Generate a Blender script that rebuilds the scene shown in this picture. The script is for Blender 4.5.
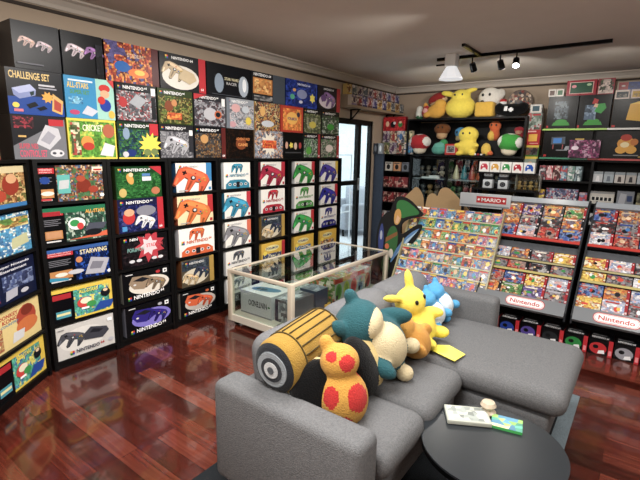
import bpy, bmesh, math, random
import numpy as np
from mathutils import Vector, Matrix

S = bpy.context.scene
COL = S.collection
for o in list(bpy.data.objects):
    bpy.data.objects.remove(o)

# ------------------------------------------------------------------ camera
cam_data = bpy.data.cameras.new('camera')
cam_data.sensor_width = 36.0
cam_data.lens = 439.0 / 640.0 * 36.0
cam_data.clip_start = 0.05
cam = bpy.data.objects.new('camera', cam_data)
COL.objects.link(cam)
HEAD, PITCH, ROLL = math.radians(36.45), 0.20107, 0.01845
hv = Vector((-math.sin(HEAD), math.cos(HEAD), 0)); upv = Vector((0, 0, 1))
rv = hv.cross(upv); fw = math.cos(PITCH) * hv - math.sin(PITCH) * upv; uv = rv.cross(fw)
R_ = math.cos(ROLL) * rv + math.sin(ROLL) * uv
U_ = -math.sin(ROLL) * rv + math.cos(ROLL) * uv
cm = Matrix((( R_.x, U_.x, -fw.x, 0.0), (R_.y, U_.y, -fw.y, 0.0), (R_.z, U_.z, -fw.z, 1.5), (0, 0, 0, 1)))
cam.matrix_world = cm
S.camera = cam

# ------------------------------------------------------------------ world, exposure
S.view_settings.view_transform = 'Standard'
S.view_settings.look = 'None'
S.view_settings.gamma = 1.0
S.view_settings.use_curve_mapping = False
S.view_settings.exposure = 0.42
world = bpy.data.worlds.new('daylight')
S.world = world
world.use_nodes = True
wn = world.node_tree.nodes
wn['Background'].inputs[0].default_value = (0.82, 0.9, 1.0, 1)
wn['Background'].inputs[1].default_value = 1.6

# ------------------------------------------------------------------ lights (track fittings, added unseen fill lamps, door daylight)
def area(name, loc, sx, sy, power, col=(1, 1, 1), rot=(0, 0, 0), spread=180):
    d = bpy.data.lights.new(name, 'AREA'); d.shape = 'RECTANGLE'; d.size = sx; d.size_y = sy
    d.energy = power; d.color = col; d.spread = math.radians(spread)
    o = bpy.data.objects.new(name, d); COL.objects.link(o); o.location = loc; o.rotation_euler = rot
    return o
def spot(name, loc, target, power, size=80, col=(1, .95, .88), blend=.7, rad=.04):
    d = bpy.data.lights.new(name, 'SPOT'); d.energy = power; d.spot_size = math.radians(size)
    d.spot_blend = blend; d.color = col; d.shadow_soft_size = rad
    o = bpy.data.objects.new(name, d); COL.objects.link(o); o.location = loc
    o.rotation_euler = (Vector(target) - Vector(loc)).to_track_quat('-Z', 'Y').to_euler()
    return o
area('unseen_fill_panel_light', (-0.9, 0.6, 2.43), 1.2, 0.3, 42, (1, .97, .93))  # unseen ceiling panels, added to fill the room with light
area('unseen_fill_panel_light', (-0.4, -0.9, 2.43), 1.2, 0.3, 30, (1, .97, .93))
area('unseen_fill_panel_light', (-1.3, 1.9, 2.43), 1.2, 0.3, 36, (1, .97, .93))
area('unseen_fill_panel_light', (0.7, 2.6, 2.43), 1.2, 0.3, 26, (1, .97, .93))
def bulb(loc, power):
    d = bpy.data.lights.new('unseen_fill_bulb', 'POINT'); d.energy = power; d.color = (1, .96, .9); d.shadow_soft_size = .09
    o = bpy.data.objects.new('unseen_fill_bulb', d); COL.objects.link(o); o.location = loc
bulb((-.5, -.9, 1.98), 34); bulb((1.3, 1.9, 1.98), 24)  # unseen point lamps added to brighten the ceiling
area('door_daylight', (-4.9, 5.8, 2.45), 2.4, 3.6, 110, (.86, .93, 1.0))
spot('track_or_added_spot', (-1.2, 4.62, 2.26), (-1.6, 6.0, 1.7), 30, 110)
spot('track_or_added_spot', (-0.4, 4.62, 2.26), (-0.5, 6.2, 1.6), 15, 110)
spot('track_or_added_spot', (-2.0, 4.62, 2.26), (-2.4, 6.0, 1.6), 24, 110)
spot('track_or_added_spot', (-1.62, 4.62, 2.26), (-1.3, 4.0, .6), 22, 100)
spot('track_or_added_spot', (-0.8, 4.3, 2.3), (-0.4, 3.9, .6), 16, 100)
spot('track_or_added_spot', (-1.2, 1.6, 2.38), (-3.04, 1.5, .9), 50, 110)  # this and the next: unseen spots added for the bookcases, off the track
spot('track_or_added_spot', (-1.2, 3.2, 2.38), (-3.04, 3.2, .9), 50, 110)

# ------------------------------------------------------------------ materials
def lin(c):
    if isinstance(c, str):
        c = c.lstrip('#'); c = [int(c[i:i+2], 16) / 255 for i in (0, 2, 4)]
    c = [(x / 12.92 if x <= .04045 else ((x + .055) / 1.055) ** 2.4) for x in c]
    c = [x ** 1.12 for x in c]; g = .3 * c[0] + .6 * c[1] + .1 * c[2]
    return tuple(x * .84 + g * .16 for x in c)
def newmat(name):
    m = bpy.data.materials.new(name); m.use_nodes = True
    return m, m.node_tree.nodes, m.node_tree.links, m.node_tree.nodes['Principled BSDF']
def attr_mat(name, rough=.5, metal=0, coat=0, noise=0, nscale=40, bump=0, bscale=200, spec=.5, sheen=0):
    m, n, l, b = newmat(name)
    a = n.new('ShaderNodeAttribute'); a.attribute_name = 'Col'
    b.inputs['Roughness'].default_value = rough; b.inputs['Metallic'].default_value = metal
    b.inputs['Coat Weight'].default_value = coat; b.inputs['Specular IOR Level'].default_value = spec
    b.inputs['Sheen Weight'].default_value = sheen
    tc = n.new('ShaderNodeTexCoord')
    if noise:
        t = n.new('ShaderNodeTexNoise'); t.inputs['Scale'].default_value = nscale; t.inputs['Detail'].default_value = 3
        l.new(tc.outputs['Object'], t.inputs['Vector'])
        mr = n.new('ShaderNodeMapRange'); mr.inputs['To Min'].default_value = 1 - noise; mr.inputs['To Max'].default_value = 1 + noise
        l.new(t.outputs['Fac'], mr.inputs['Value'])
        mx = n.new('ShaderNodeVectorMath'); mx.operation = 'SCALE'
        l.new(a.outputs['Color'], mx.inputs[0]); l.new(mr.outputs['Result'], mx.inputs['Scale'])
        l.new(mx.outputs[0], b.inputs['Base Color'])
    else:
        l.new(a.outputs['Color'], b.inputs['Base Color'])
    if bump:
        t = n.new('ShaderNodeTexNoise'); t.inputs['Scale'].default_value = bscale; t.inputs['Detail'].default_value = 2
        l.new(tc.outputs['Object'], t.inputs['Vector'])
        bp = n.new('ShaderNodeBump'); bp.inputs['Strength'].default_value = bump; bp.inputs['Distance'].default_value = .01
        l.new(t.outputs['Fac'], bp.inputs['Height']); l.new(bp.outputs['Normal'], b.inputs['Normal'])
    return m
M = {}
M['carton'] = attr_mat('printed_carton', .3, noise=.08, nscale=60, spec=.16)
M['plastic'] = attr_mat('plastic', .3)
M['shelf'] = attr_mat('black_laminate', .5, noise=.25, nscale=30, spec=.22)
M['plush'] = attr_mat('plush_fabric', .95, noise=.12, nscale=35, bump=.6, bscale=160, spec=.15, sheen=.08)
M['fabric'] = attr_mat('woven_sofa_fabric', .95, noise=.45, nscale=150, bump=.5, bscale=260, spec=.15)
M['metal'] = attr_mat('brushed_metal', .3, metal=.85)
M['paint'] = attr_mat('wall_paint', .85, noise=.04, nscale=6, spec=.2)
M['board'] = attr_mat('plain_cardboard', .85, noise=.06, nscale=50)
M['paper'] = attr_mat('glossy_paper', .3, noise=.05, nscale=60)
def emis(name, col, s):
    m, n, l, b = newmat(name)
    b.inputs['Emission Color'].default_value = (*col, 1); b.inputs['Emission Strength'].default_value = s
    return m
M['lamp'] = emis('lit_lamp', (1, .97, .92), 22)
M['shade'] = emis('white_shade_glow', (.95, .97, 1), .45)  # weak glow stands in for bounced light on the white plastic shade
def glass(name, tint, alpha, rough=.0):
    m, n, l, b = newmat(name)
    out = n['Material Output']; n.remove(b)
    tr = n.new('ShaderNodeBsdfTransparent'); tr.inputs[0].default_value = (*tint, 1)
    gl = n.new('ShaderNodeBsdfGlossy'); gl.inputs['Roughness'].default_value = rough
    fr = n.new('ShaderNodeFresnel'); fr.inputs[0].default_value = 1.5
    mt = n.new('ShaderNodeMath'); mt.operation = 'MULTIPLY'; mt.inputs[1].default_value = alpha
    mx = n.new('ShaderNodeMixShader')
    ge = n.new('ShaderNodeNewGeometry'); cl = n.new('ShaderNodeMath'); cl.operation = 'MULTIPLY'; cl.use_clamp = True
    sb = n.new('ShaderNodeMath'); sb.operation = 'SUBTRACT'; sb.inputs[0].default_value = 1.0; l.new(ge.outputs['Backfacing'], sb.inputs[1])
    l.new(fr.outputs[0], mt.inputs[0]); l.new(mt.outputs[0], cl.inputs[0]); l.new(sb.outputs[0], cl.inputs[1]); l.new(cl.outputs[0], mx.inputs[0]); l.new(tr.outputs[0], mx.inputs[1]); l.new(gl.outputs[0], mx.inputs[2]); l.new(mx.outputs[0], out.inputs[0])
    return m
M['glass'] = glass('clear_glass', (.93, .97, .95), 2.6)
M['tint'] = glass('smoked_glass', (.55, .6, .62), 2.0)

def floor_mat():
    m, n, l, b = newmat('polished_red_floorboards')
    tc = n.new('ShaderNodeTexCoord')
    br = n.new('ShaderNodeTexBrick')
    br.inputs['Scale'].default_value = 1; br.inputs['Brick Width'].default_value = 1.9; br.inputs['Row Height'].default_value = .105
    br.inputs['Mortar Size'].default_value = .0012; br.offset = .37; br.inputs['Bias'].default_value = -.1
    br.inputs['Color1'].default_value = (0, 0, 0, 1); br.inputs['Color2'].default_value = (1, 1, 1, 1); br.inputs['Mortar'].default_value = (.0, .0, .0, 1)
    l.new(tc.outputs['Object'], br.inputs['Vector'])
    mp = n.new('ShaderNodeMapping'); mp.inputs['Scale'].default_value = (1.2, 22, 1)
    l.new(tc.outputs['Object'], mp.inputs['Vector'])
    ns = n.new('ShaderNodeTexNoise'); ns.inputs['Scale'].default_value = 2.5; ns.inputs['Detail'].default_value = 6
    l.new(mp.outputs[0], ns.inputs['Vector'])
    mix = n.new('ShaderNodeMath'); mix.operation = 'MULTIPLY_ADD'; mix.inputs[1].default_value = .55
    l.new(ns.outputs['Fac'], mix.inputs[0])
    mm = n.new('ShaderNodeMath'); mm.operation = 'MULTIPLY'; mm.inputs[1].default_value = .5
    l.new(br.outputs['Color'], mm.inputs[0]); l.new(mm.outputs[0], mix.inputs[2])
    cr = n.new('ShaderNodeValToRGB'); e = cr.color_ramp.elements
    e[0].position = .18; e[0].color = (*lin('#331008'), 1); e[1].position = .8; e[1].color = (*lin('#84402a'), 1)
    k = e.new(.45); k.color = (*lin('#5a2012'), 1)
    l.new(mix.outputs[0], cr.inputs[0])
    mo = n.new('ShaderNodeMixRGB'); mo.inputs[2].default_value = (*lin('#1a0705'), 1)
    l.new(br.outputs['Fac'], mo.inputs[0]); l.new(cr.outputs[0], mo.inputs[1]); l.new(mo.outputs[0], b.inputs['Base Color'])
    b.inputs['Roughness'].default_value = .16; b.inputs['Coat Weight'].default_value = .6; b.inputs['Coat Roughness'].default_value = .06
    n2 = n.new('ShaderNodeTexNoise'); n2.inputs['Scale'].default_value = 3.5; n2.inputs['Detail'].default_value = 2; l.new(tc.outputs['Object'], n2.inputs['Vector'])
    bp = n.new('ShaderNodeBump'); bp.inputs['Strength'].default_value = .10; bp.inputs['Distance'].default_value = .05
    l.new(n2.outputs['Fac'], bp.inputs['Height']); l.new(bp.outputs[0], b.inputs['Normal']); l.new(bp.outputs[0], b.inputs['Coat Normal'])
    return m
M['floor'] = floor_mat()

# ------------------------------------------------------------------ mesh building
_tc = {}
def text_mesh(s):
    if s in _tc: return _tc[s]
    c = bpy.data.curves.new('t', 'FONT'); c.body = s; c.size = 1; c.resolution_u = 2; c.offset = .02
    o = bpy.data.objects.new('t', c); COL.objects.link(o)
    dg = bpy.context.evaluated_depsgraph_get()
    me = bpy.data.meshes.new_from_object(o.evaluated_get(dg))
    vs = [(v.co.x, v.co.y) for v in me.vertices]; fs = [tuple(p.vertices) for p in me.polygons]
    if fs:
        nz = me.polygons[0].normal.z
        if nz < 0: fs = [f[::-1] for f in fs]
    bpy.data.objects.remove(o); bpy.data.meshes.remove(me); bpy.data.curves.remove(c)
    x0 = min(v[0] for v in vs); x1 = max(v[0] for v in vs); y0 = min(v[1] for v in vs); y1 = max(v[1] for v in vs)
    vs = [((v[0] - x0) / (x1 - x0), (v[1] - y0) / (y1 - y0)) for v in vs]
    _tc[s] = (vs, fs, (x1 - x0) / (y1 - y0)); return _tc[s]

class MB:
    def __init__(s, color='#808080'):
        s.v = []; s.f = []; s.c = []; s.sm = []; s.col = lin(color); s.mx = None
    def color(s, c): s.col = lin(c); return s
    def _add(s, vs, fs, smooth=False, cols=None):
        b = len(s.v)
        if s.mx is not None: vs = [tuple(s.mx @ Vector(v)) for v in vs]
        s.v += [tuple(v) for v in vs]
        for i, f in enumerate(fs):
            s.f.append(tuple(b + k for k in f)); s.c.append(cols[i] if cols else s.col); s.sm.append(smooth)
        return s
    def box(s, lo, hi, color=None, bevel=0):
        if color: s.color(color)
        if bevel:
            bm = bmesh.new(); bmesh.ops.create_cube(bm, size=1)
            d = [hi[i] - lo[i] for i in range(3)]; c = [(hi[i] + lo[i]) / 2 for i in range(3)]
            for v in bm.verts: v.co = Vector((v.co.x * d[0] + c[0], v.co.y * d[1] + c[1], v.co.z * d[2] + c[2]))
            bmesh.ops.bevel(bm, geom=bm.edges[:], offset=bevel, segments=3, profile=.5, affect='EDGES')
            bm.verts.index_update()
            s._add([v.co[:] for v in bm.verts], [[v.index for v in f.verts] for f in bm.faces], True); bm.free(); return s
        (a, b, c), (d, e, f) = lo, hi
        vs = [(a,b,c),(d,b,c),(d,e,c),(a,e,c),(a,b,f),(d,b,f),(d,e,f),(a,e,f)]
        return s._add(vs, [(0,3,2,1),(4,5,6,7),(0,1,5,4),(1,2,6,5),(2,3,7,6),(3,0,4,7)])
    def prism(s, pts, ax, a, b, color=None):
        """polygon pts in the two other axes, extruded along axis ax from a to b"""
        if color: s.color(color)
        def mk(p, t):
            q = [0, 0, 0]; o = [i for i in range(3) if i != ax]; q[o[0]], q[o[1]] = p; q[ax] = t; return tuple(q)
        n = len(pts); vs = [mk(p, a) for p in pts] + [mk(p, b) for p in pts]
        fs = [tuple(range(n))[::-1], tuple(range(n, 2 * n))] + [(i, (i + 1) % n, n + (i + 1) % n, n + i) for i in range(n)]
        return s._add(vs, fs)
    def cyl(s, p0, p1, r0, r1=None, n=12, color=None, smooth=True):
        if color: s.color(color)
        if r1 is None: r1 = r0
        p0 = Vector(p0); p1 = Vector(p1); d = (p1 - p0).normalized()
        a = d.orthogonal().normalized(); b = d.cross(a)
        vs = []
        for p, r in ((p0, r0), (p1, r1)):
            for i in range(n):
                t = 2 * math.pi * i / n; vs.append(tuple(p + a * math.cos(t) * r + b * math.sin(t) * r))
        s._add(vs, [(i, (i + 1) % n, n + (i + 1) % n, n + i) for i in range(n)], smooth)
        s._add(vs, [tuple(range(n))[::-1], tuple(range(n, 2 * n))]); return s
    def lathe(s, prof, c=(0, 0, 0), n=20, color=None, cols=None):
        if color: s.color(color)
        vs = []
        for r, z in prof:
            for i in range(n):
                t = 2 * math.pi * i / n; vs.append((c[0] + r * math.cos(t), c[1] + r * math.sin(t), c[2] + z))
        for j in range(len(prof) - 1):
            if cols: s.color(cols[j])
            s._add(vs[j * n:(j + 2) * n], [(i, (i + 1) % n, n + (i + 1) % n, n + i) for i in range(n)], True)
        s._add(vs[:n], [tuple(range(n))[::-1]]); s._add(vs[-n:], [tuple(range(n))]); return s
    def ell(s, c, r, color=None, rot=(0, 0, 0), nu=16, nv=10):
        if color: s.color(color)
        from mathutils import Euler
        Rm = Euler(rot).to_matrix(); vs = []; fs = []
        C = Vector(c)
        vs.append(tuple(C + Rm @ Vector((0, 0, r[2]))))
        for j in range(1, nv):
            ph = math.pi * j / nv
            for i in range(nu):
                t = 2 * math.pi * i / nu
                vs.append(tuple(C + Rm @ Vector((r[0] * math.sin(ph) * math.cos(t), r[1] * math.sin(ph) * math.sin(t), r[2] * math.cos(ph)))))
        vs.append(tuple(C + Rm @ Vector((0, 0, -r[2])))); L = len(vs) - 1
        for i in range(nu):
            fs.append((0, 1 + i, 1 + (i + 1) % nu))
            fs.append((L, L - nu + (i + 1) % nu, L - nu + i))
        for j in range(nv - 2):
            for i in range(nu):
                a = 1 + j * nu + i; b = 1 + j * nu + (i + 1) % nu
                fs.append((a, a + nu, b + nu, b))
        return s._add(vs, fs, True)
    def build(s, name, mat='carton', parent=None, loc=None, rot=None, label=None, cat=None, group=None, kind=None):
        me = bpy.data.meshes.new(name); me.from_pydata(s.v, [], s.f)
        ca = me.color_attributes.new('Col', 'FLOAT_COLOR', 'CORNER')
        cnt = np.array([len(f) for f in s.f]); cc = np.ones((cnt.sum(), 4), dtype=np.float32)
        cc[:, :3] = np.repeat(np.array(s.c, dtype=np.float32), cnt, axis=0)
        ca.data.foreach_set('color', cc.ravel())
        me.polygons.foreach_set('use_smooth', s.sm)
        me.materials.append(M[mat]); me.update()
        o = bpy.data.objects.new(name, me); COL.objects.link(o)
        if parent: o.parent = parent
        if loc is not None: o.location = loc
        if rot is not None: o.rotation_euler = rot
        tag(o, label, cat, group, kind); return o
def tag(o, label=None, cat=None, group=None, kind=None):
    if label: o['label'] = label
    if cat: o['category'] = cat
    if group: o['group'] = group
    if kind: o['kind'] = kind
def empty(name, loc, rz=0, label=None, cat=None, group=None):
    o = bpy.data.objects.new(name, None); COL.objects.link(o); o.location = loc; o.rotation_euler = (0, 0, rz)
    o.empty_display_size = .05; tag(o, label, cat, group); return o
def struct(mb, name, mat): return mb.build(name, mat, kind='structure')

# ------------------------------------------------------------------ printing on a face
class Face:
    """a flat printed face: origin o, unit axes U and V, size w,h ; u,v run 0..1"""
    def __init__(s, mb, o, U, V, w, h, step=.00025):
        s.mb = mb; s.o = Vector(o); s.U = Vector(U); s.V = Vector(V); s.N = s.U.cross(s.V); s.w = w; s.h = h; s.k = 1; s.step = step
    def pt(s, u, v, k=None):
        return tuple(s.o + s.U * (u * s.w) + s.V * (v * s.h) + s.N * (s.step * (s.k if k is None else k)))
    def poly(s, pts, col):
        s.mb.color(col); s.mb._add([s.pt(*p) for p in pts], [tuple(range(len(pts)))]); s.k += 1
    def rect(s, a, b, c, d, col): s.poly([(a, b), (c, b), (c, d), (a, d)], col)
    def ell(s, cu, cv, ru, rv, col, rot=0, n=14):
        asp = s.w / s.h; pts = []
        for i in range(n):
            t = 2 * math.pi * i / n; x = ru * math.cos(t); y = rv * math.sin(t) / asp
            xr = x * math.cos(rot) - y * math.sin(rot); yr = x * math.sin(rot) + y * math.cos(rot)
            pts.append((cu + xr, cv + yr * asp))
        s.poly(pts, col)
    def star(s, cu, cv, r, col, n=10):
        asp = s.w / s.h
        s.poly([(cu + r * (1 if i % 2 else .62) * math.cos(math.pi * i / n), cv + r * asp * (1 if i % 2 else .62) * math.sin(math.pi * i / n)) for i in range(2 * n)], col)
    def text(s, t, u, v, h, col, w=None, slant=0):
        vs, fs, ar = text_mesh(t); ww = w if w else ar * h * s.h / s.w
        s.mb.color(col)
        s.mb._add([s.pt(u + (x + slant * y) * ww, v + y * h) for x, y in vs], fs); s.k += 1
    def mosaic(s, a, b, c, d, nx, ny, cols, seed=0, lump=2.2):
        rg = random.Random(seed); pts = {}
        if s.w > .2: nx = int(nx * 1.6); ny = int(ny * 1.6)
        L = [lin(q) for q in cols]; mean = [sum(q[i] for q in L) / len(L) for i in range(3)]
        L = [tuple(q[i] * .78 + mean[i] * .22 for i in range(3)) for q in L]
        gx = max(2, int(nx / lump) + 2); gy = max(2, int(ny / lump) + 2)
        g = [[rg.random() for _ in range(gx + 1)] for _ in range(gy + 1)]
        for j in range(ny + 1):
            for i in range(nx + 1):
                ju = 0 if i in (0, nx) else (rg.random() - .5) * .7; jv = 0 if j in (0, ny) else (rg.random() - .5) * .7
                pts[i, j] = s.pt(a + (c - a) * (i + ju) / nx, b + (d - b) * (j + jv) / ny)
        vs = [pts[i, j] for j in range(ny + 1) for i in range(nx + 1)]; fs = []; cc = []
        for j in range(ny):
            for i in range(nx):
                x = i / lump; y = j / lump; xi = int(x); yi = int(y); fx = x - xi; fy = y - yi
                val = (g[yi][xi] * (1 - fx) + g[yi][xi + 1] * fx) * (1 - fy) + (g[yi + 1][xi] * (1 - fx) + g[yi + 1][xi + 1] * fx) * fy
                val = (val - .5) * 1.7 + .5 + (rg.random() - .5) * .25
                q = L[max(0, min(len(L) - 1, int(val * len(L))))]
                k = rg.uniform(.6, 1.25)
                k0 = j * (nx + 1) + i; fs.append((k0, k0 + 1, k0 + nx + 2, k0 + nx + 1)); cc.append(tuple(min(1, z * k) for z in q))
        s.mb._add(vs, fs, False, cc); s.k += 1
    def pad(s, cu, cv, r, col, dark='#202024', hi='#d8d8d8', rot=-.32):
        """a three-handled game controller seen at a slant"""
        asp = s.w / s.h; c_, s_ = math.cos(rot), math.sin(rot)
        def P(x, y):
            x, y = x + .22 * y, y * .86
            return (cu + (x * c_ - y * s_) * r, cv + (x * s_ + y * c_) * r * asp)
        shp = [(-1, .25), (-.97, -.35), (-.9, -.75), (-.74, -.8), (-.6, -.45), (-.45, -.12), (-.24, -.16), (-.14, -.85), (0, -.98), (.14, -.85), (.24, -.16), (.45, -.12), (.6, -.45), (.72, -.8), (.88, -.75), (.97, -.35), (1, .25), (.72, .5), (.3, .56), (-.3, .56), (-.72, .5)]
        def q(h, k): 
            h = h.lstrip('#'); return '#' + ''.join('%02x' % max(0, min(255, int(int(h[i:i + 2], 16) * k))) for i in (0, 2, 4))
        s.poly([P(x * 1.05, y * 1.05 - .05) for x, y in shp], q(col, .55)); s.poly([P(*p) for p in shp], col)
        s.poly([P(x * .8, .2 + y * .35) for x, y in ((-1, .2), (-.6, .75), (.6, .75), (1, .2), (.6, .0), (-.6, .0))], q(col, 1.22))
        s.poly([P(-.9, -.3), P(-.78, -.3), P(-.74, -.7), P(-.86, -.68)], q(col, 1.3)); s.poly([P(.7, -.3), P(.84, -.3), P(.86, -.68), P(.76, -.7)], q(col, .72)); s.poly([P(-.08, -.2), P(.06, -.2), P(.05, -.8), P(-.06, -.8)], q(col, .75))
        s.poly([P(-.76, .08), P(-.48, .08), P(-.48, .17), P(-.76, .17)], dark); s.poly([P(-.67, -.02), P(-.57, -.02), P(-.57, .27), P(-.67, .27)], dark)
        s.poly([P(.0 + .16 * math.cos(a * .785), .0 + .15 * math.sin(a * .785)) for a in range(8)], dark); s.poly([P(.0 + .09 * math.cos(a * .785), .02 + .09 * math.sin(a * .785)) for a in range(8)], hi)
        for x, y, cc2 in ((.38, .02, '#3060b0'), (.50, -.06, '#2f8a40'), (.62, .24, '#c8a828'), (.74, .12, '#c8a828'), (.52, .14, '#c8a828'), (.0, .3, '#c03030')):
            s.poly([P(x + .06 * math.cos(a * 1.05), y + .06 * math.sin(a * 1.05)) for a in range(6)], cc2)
    def logo(s, cu, cv, r):
        a = s.w / s.h
        s.rect(cu - r, cv - r * a, cu, cv, '#2d8f3c'); s.rect(cu, cv, cu + r, cv + r * a, '#d03030')
        s.rect(cu - r, cv, cu, cv + r * a, '#e8b820'); s.rect(cu, cv - r * a, cu + r, cv, '#2a50b0')

def carton(name, w, h, d, base, draw, loc, rot, label, cat, group=None, side=None, top=None, mat='carton', extra=None):
    mb = MB(base); mb.box((-w / 2, 0, 0), (w / 2, d, h))
    # the sides may be printed in another colour
    if side:
        for i, q in ((2, 0), ):
            pass
        for k in (len(mb.f) - 1, len(mb.f) - 3): mb.c[k] = lin(side)
    if top: mb.c[len(mb.f) - 5] = lin(top)
    draw(Face(mb, (-w / 2, 0, 0), (1, 0, 0), (0, 0, 1), w, h))
    if extra: extra(mb)
    return mb.build(name, mat, loc=loc, rot=rot, label=label, cat=cat, group=group)

ORD = ['first', 'second', 'third', 'fourth', 'fifth', 'sixth', 'seventh', 'eighth', 'ninth', 'tenth', 'eleventh', 'twelfth', 'thirteenth', 'fourteenth']

# ================================================================== SETTING
mb = MB('#7a3322'); mb.box((-3.34, -2.2, -.1), (2.6, 6.45, 0)); struct(mb, 'floor', 'floor')
mb = MB('#ddd4ca'); mb.box((-3.34, -2.2, 2.47), (2.6, 6.45, 2.55)); struct(mb, 'ceiling', 'paint')
WALL = '#b3a18d'
mb = MB(WALL)
mb.box((-3.44, -2.2, 0), (-3.34, 4.3, 2.47)); mb.box((-3.44, 4.3, 1.93), (-3.34, 5.8, 2.47)); mb.box((-3.44, 5.8, 0), (-3.34, 6.45, 2.47))
struct(mb, 'wall_left', 'paint')
mb = MB(WALL); mb.box((-3.44, 6.45, 0), (2.7, 6.55, 2.55)); struct(mb, 'wall_back', 'paint')
mb = MB(WALL); mb.box((2.6, -2.2, 0), (2.7, 6.45, 2.55)); struct(mb, 'wall_right', 'paint')
mb = MB(WALL); mb.box((-3.44, -2.3, 0), (2.7, -2.2, 2.55)); struct(mb, 'wall_front', 'paint')
# cornice: a pale cove with a dark strip painted in as its shadow line
prof = [(0, 0), (.07, 0), (.07, -.012), (.045, -.022), (.02, -.05), (.012, -.075), (0, -.075)]
mb = MB('#c9c0b6'); mb.prism([(-3.34 + a, 2.47 + b) for a, b in prof], 1, -2.2, 6.38)
mb.box((-3.34, -2.2, 2.365), (-3.325, 6.44, 2.385), '#4d4540'); struct(mb, 'trim_1', 'paint')
mb = MB('#c9c0b6'); mb.prism([(6.45 - a, 2.47 + b) for a, b in prof], 0, -3.34, 2.6)
mb.box((-3.32, 6.435, 2.365), (2.6, 6.45, 2.385), '#4d4540'); struct(mb, 'trim_2', 'paint')
# glazed sliding door in the left wall
d = empty('door_1', (-3.39, 5.05, 0)); tag(d, kind='structure')
mb = MB('#141516')
for a, b, c, e in ((-.75, -.70, 0, 1.93), (.70, .75, 0, 1.93), (.36, .44, 0, 1.86), (-.75, .75, 1.86, 1.93), (-.75, .75, 0, .06), (-.70, .36, 1.03, 1.09)):
    mb.box((-.03, a, c), (.03, b, e))
mb.build('door_frame', 'shelf', d)
mb = MB('#c9c9c9'); mb.box((.03, .38, .95), (.05, .40, 1.12)); mb.build('door_handle', 'metal', d)
mb = MB('#ffffff'); mb.box((-.004, -.70, .06), (.004, .36, 1.86)); mb.box((-.004, .44, .06), (.004, .70, 1.86)); mb.build('glass_pane', 'glass', d)
# bright room beyond the door
mb = MB('#c9cbd0'); mb.box((-6.4, 3.3, -.1), (-3.44, 8.2, 0)); s_ = struct(mb, 'floor_2', 'paint')
mb = MB('#e6eaee'); mb.box((-6.5, 3.3, 0), (-6.4, 8.2, 1.75)); mb.box((-6.5, 3.3, 2.3), (-6.4, 8.2, 2.55)); mb.box((-6.4, 8.2, 0), (-3.44, 8.3, 2.55)); mb.box((-6.4, 3.2, 0), (-3.44, 3.3, 2.55))
struct(mb, 'wall_far_left', 'paint')
w = empty('window_1', (-6.45, 5.8, 1.75)); tag(w, kind='structure')
mb = MB('#e8e8e8')
for yy in (-2.4, -1.2, 0, 1.2, 2.36): mb.box((-.03, yy, 0), (.03, yy + .04, .55))
mb.build('window_frame', 'plastic', w)
mb = MB('#ffffff'); mb.box((-.003, -2.4, .0), (.003, 2.4, .55)); mb.build('glass_pane', 'glass', w)
mb = MB('#d5d8dc'); mb.box((-6.5, 3.2, 2.55), (-3.34, 8.3, 2.6)); struct(mb, 'ceiling_2', 'paint')
# pale armchair and clothes rail seen through the door
ch = empty('armchair', (-4.5, 6.9, 0), math.radians(-20), 'pale grey armchair in the bright room beyond the glass door', 'chair')
mb = MB('#b8bcc4'); mb.box((-.4, -.38, .12), (.4, .38, .42), bevel=.05); mb.build('seat', 'fabric', ch)
mb = MB('#b0b4bc'); mb.box((-.4, .25, .3), (.4, .42, .85), bevel=.06); mb.build('backrest', 'fabric', ch)
for q in (-1, 1):
    mb = MB('#a9adb6'); mb.box((q * .42 - .07, -.38, .12), (q * .42 + .07, .38, .58), bevel=.04); mb.build('armrest', 'fabric', ch)
    for k in (-1, 1):
        mb = MB('#222222'); mb.cyl((q * .36, k * .32, 0), (q * .36, k * .32, .13), .018, .024); mb.build('leg', 'metal', ch)
cr = empty('drying_rack', (-4.0, 5.95, 0), 0, 'thin white metal rack standing behind the glass door', 'rack')
for q in (-.3, .3):
    mb = MB('#dfe6ee'); mb.cyl((0, q, 0), (0, q, 1.45), .012); mb.build('post', 'plastic', cr)
mb = MB('#dfe6ee'); mb.cyl((0, -.3, 1.44), (0, .3, 1.44), .012); mb.cyl((0, -.3, .5), (0, .3, .5), .01); mb.build('rail', 'plastic', cr)

# ================================================================== LEFT WALL BOOKCASES
BLK = '#0a0a0c'
ROWZ = [.06 + .271 * (4 - r) for r in range(5)]
edges = [1.135, 1.598, 2.092, 2.597, 3.063, 3.561, 4.05, 4.538]
where = ['end bookcase nearest the corner unit', 'second bookcase from the corner unit', 'third bookcase from the corner unit', 'middle bookcase of the long wall',
         'bookcase three from the door', 'bookcase two from the door', 'bookcase beside the door']
def bookcase(loc, rz, w, rows_skipped, label, dep=.29):
    b = empty('bookcase', loc, rz, label, 'bookcase', 'black display bookcases along the left wall')
    for q in (-1, 1):
        mb = MB(BLK); x = q * (w / 2 - .014); mb.box((x - .013, 0, 0), (x + .013, dep, 1.415)); mb.build('side_panel', 'shelf', b)
    mb = MB(BLK); mb.box((-w / 2 + .027, dep - .008, .05), (w / 2 - .027, dep, 1.39)); mb.build('back_panel', 'shelf', b)
    for k in range(6):
        if k in rows_skipped: continue
        z = .06 + .271 * k
        mb = MB(BLK); mb.box((-w / 2 + .027, 0, z - .02), (w / 2 - .027, dep - .008, z)); mb.build('shelf_board', 'shelf', b)
    mb = MB(BLK); mb.box((-w / 2 + .027, .015, 0), (w / 2 - .027, .03, .04)); mb.build('plinth', 'shelf', b)
    return b
for i in range(7):
    bookcase((-3.04, (edges[i] + edges[i + 1]) / 2, 0), math.pi / 2, edges[i + 1] - edges[i] - .002, (4,) if i == 1 else (),
             'black open bookcase of game console boxes, the ' + where[i])


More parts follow.
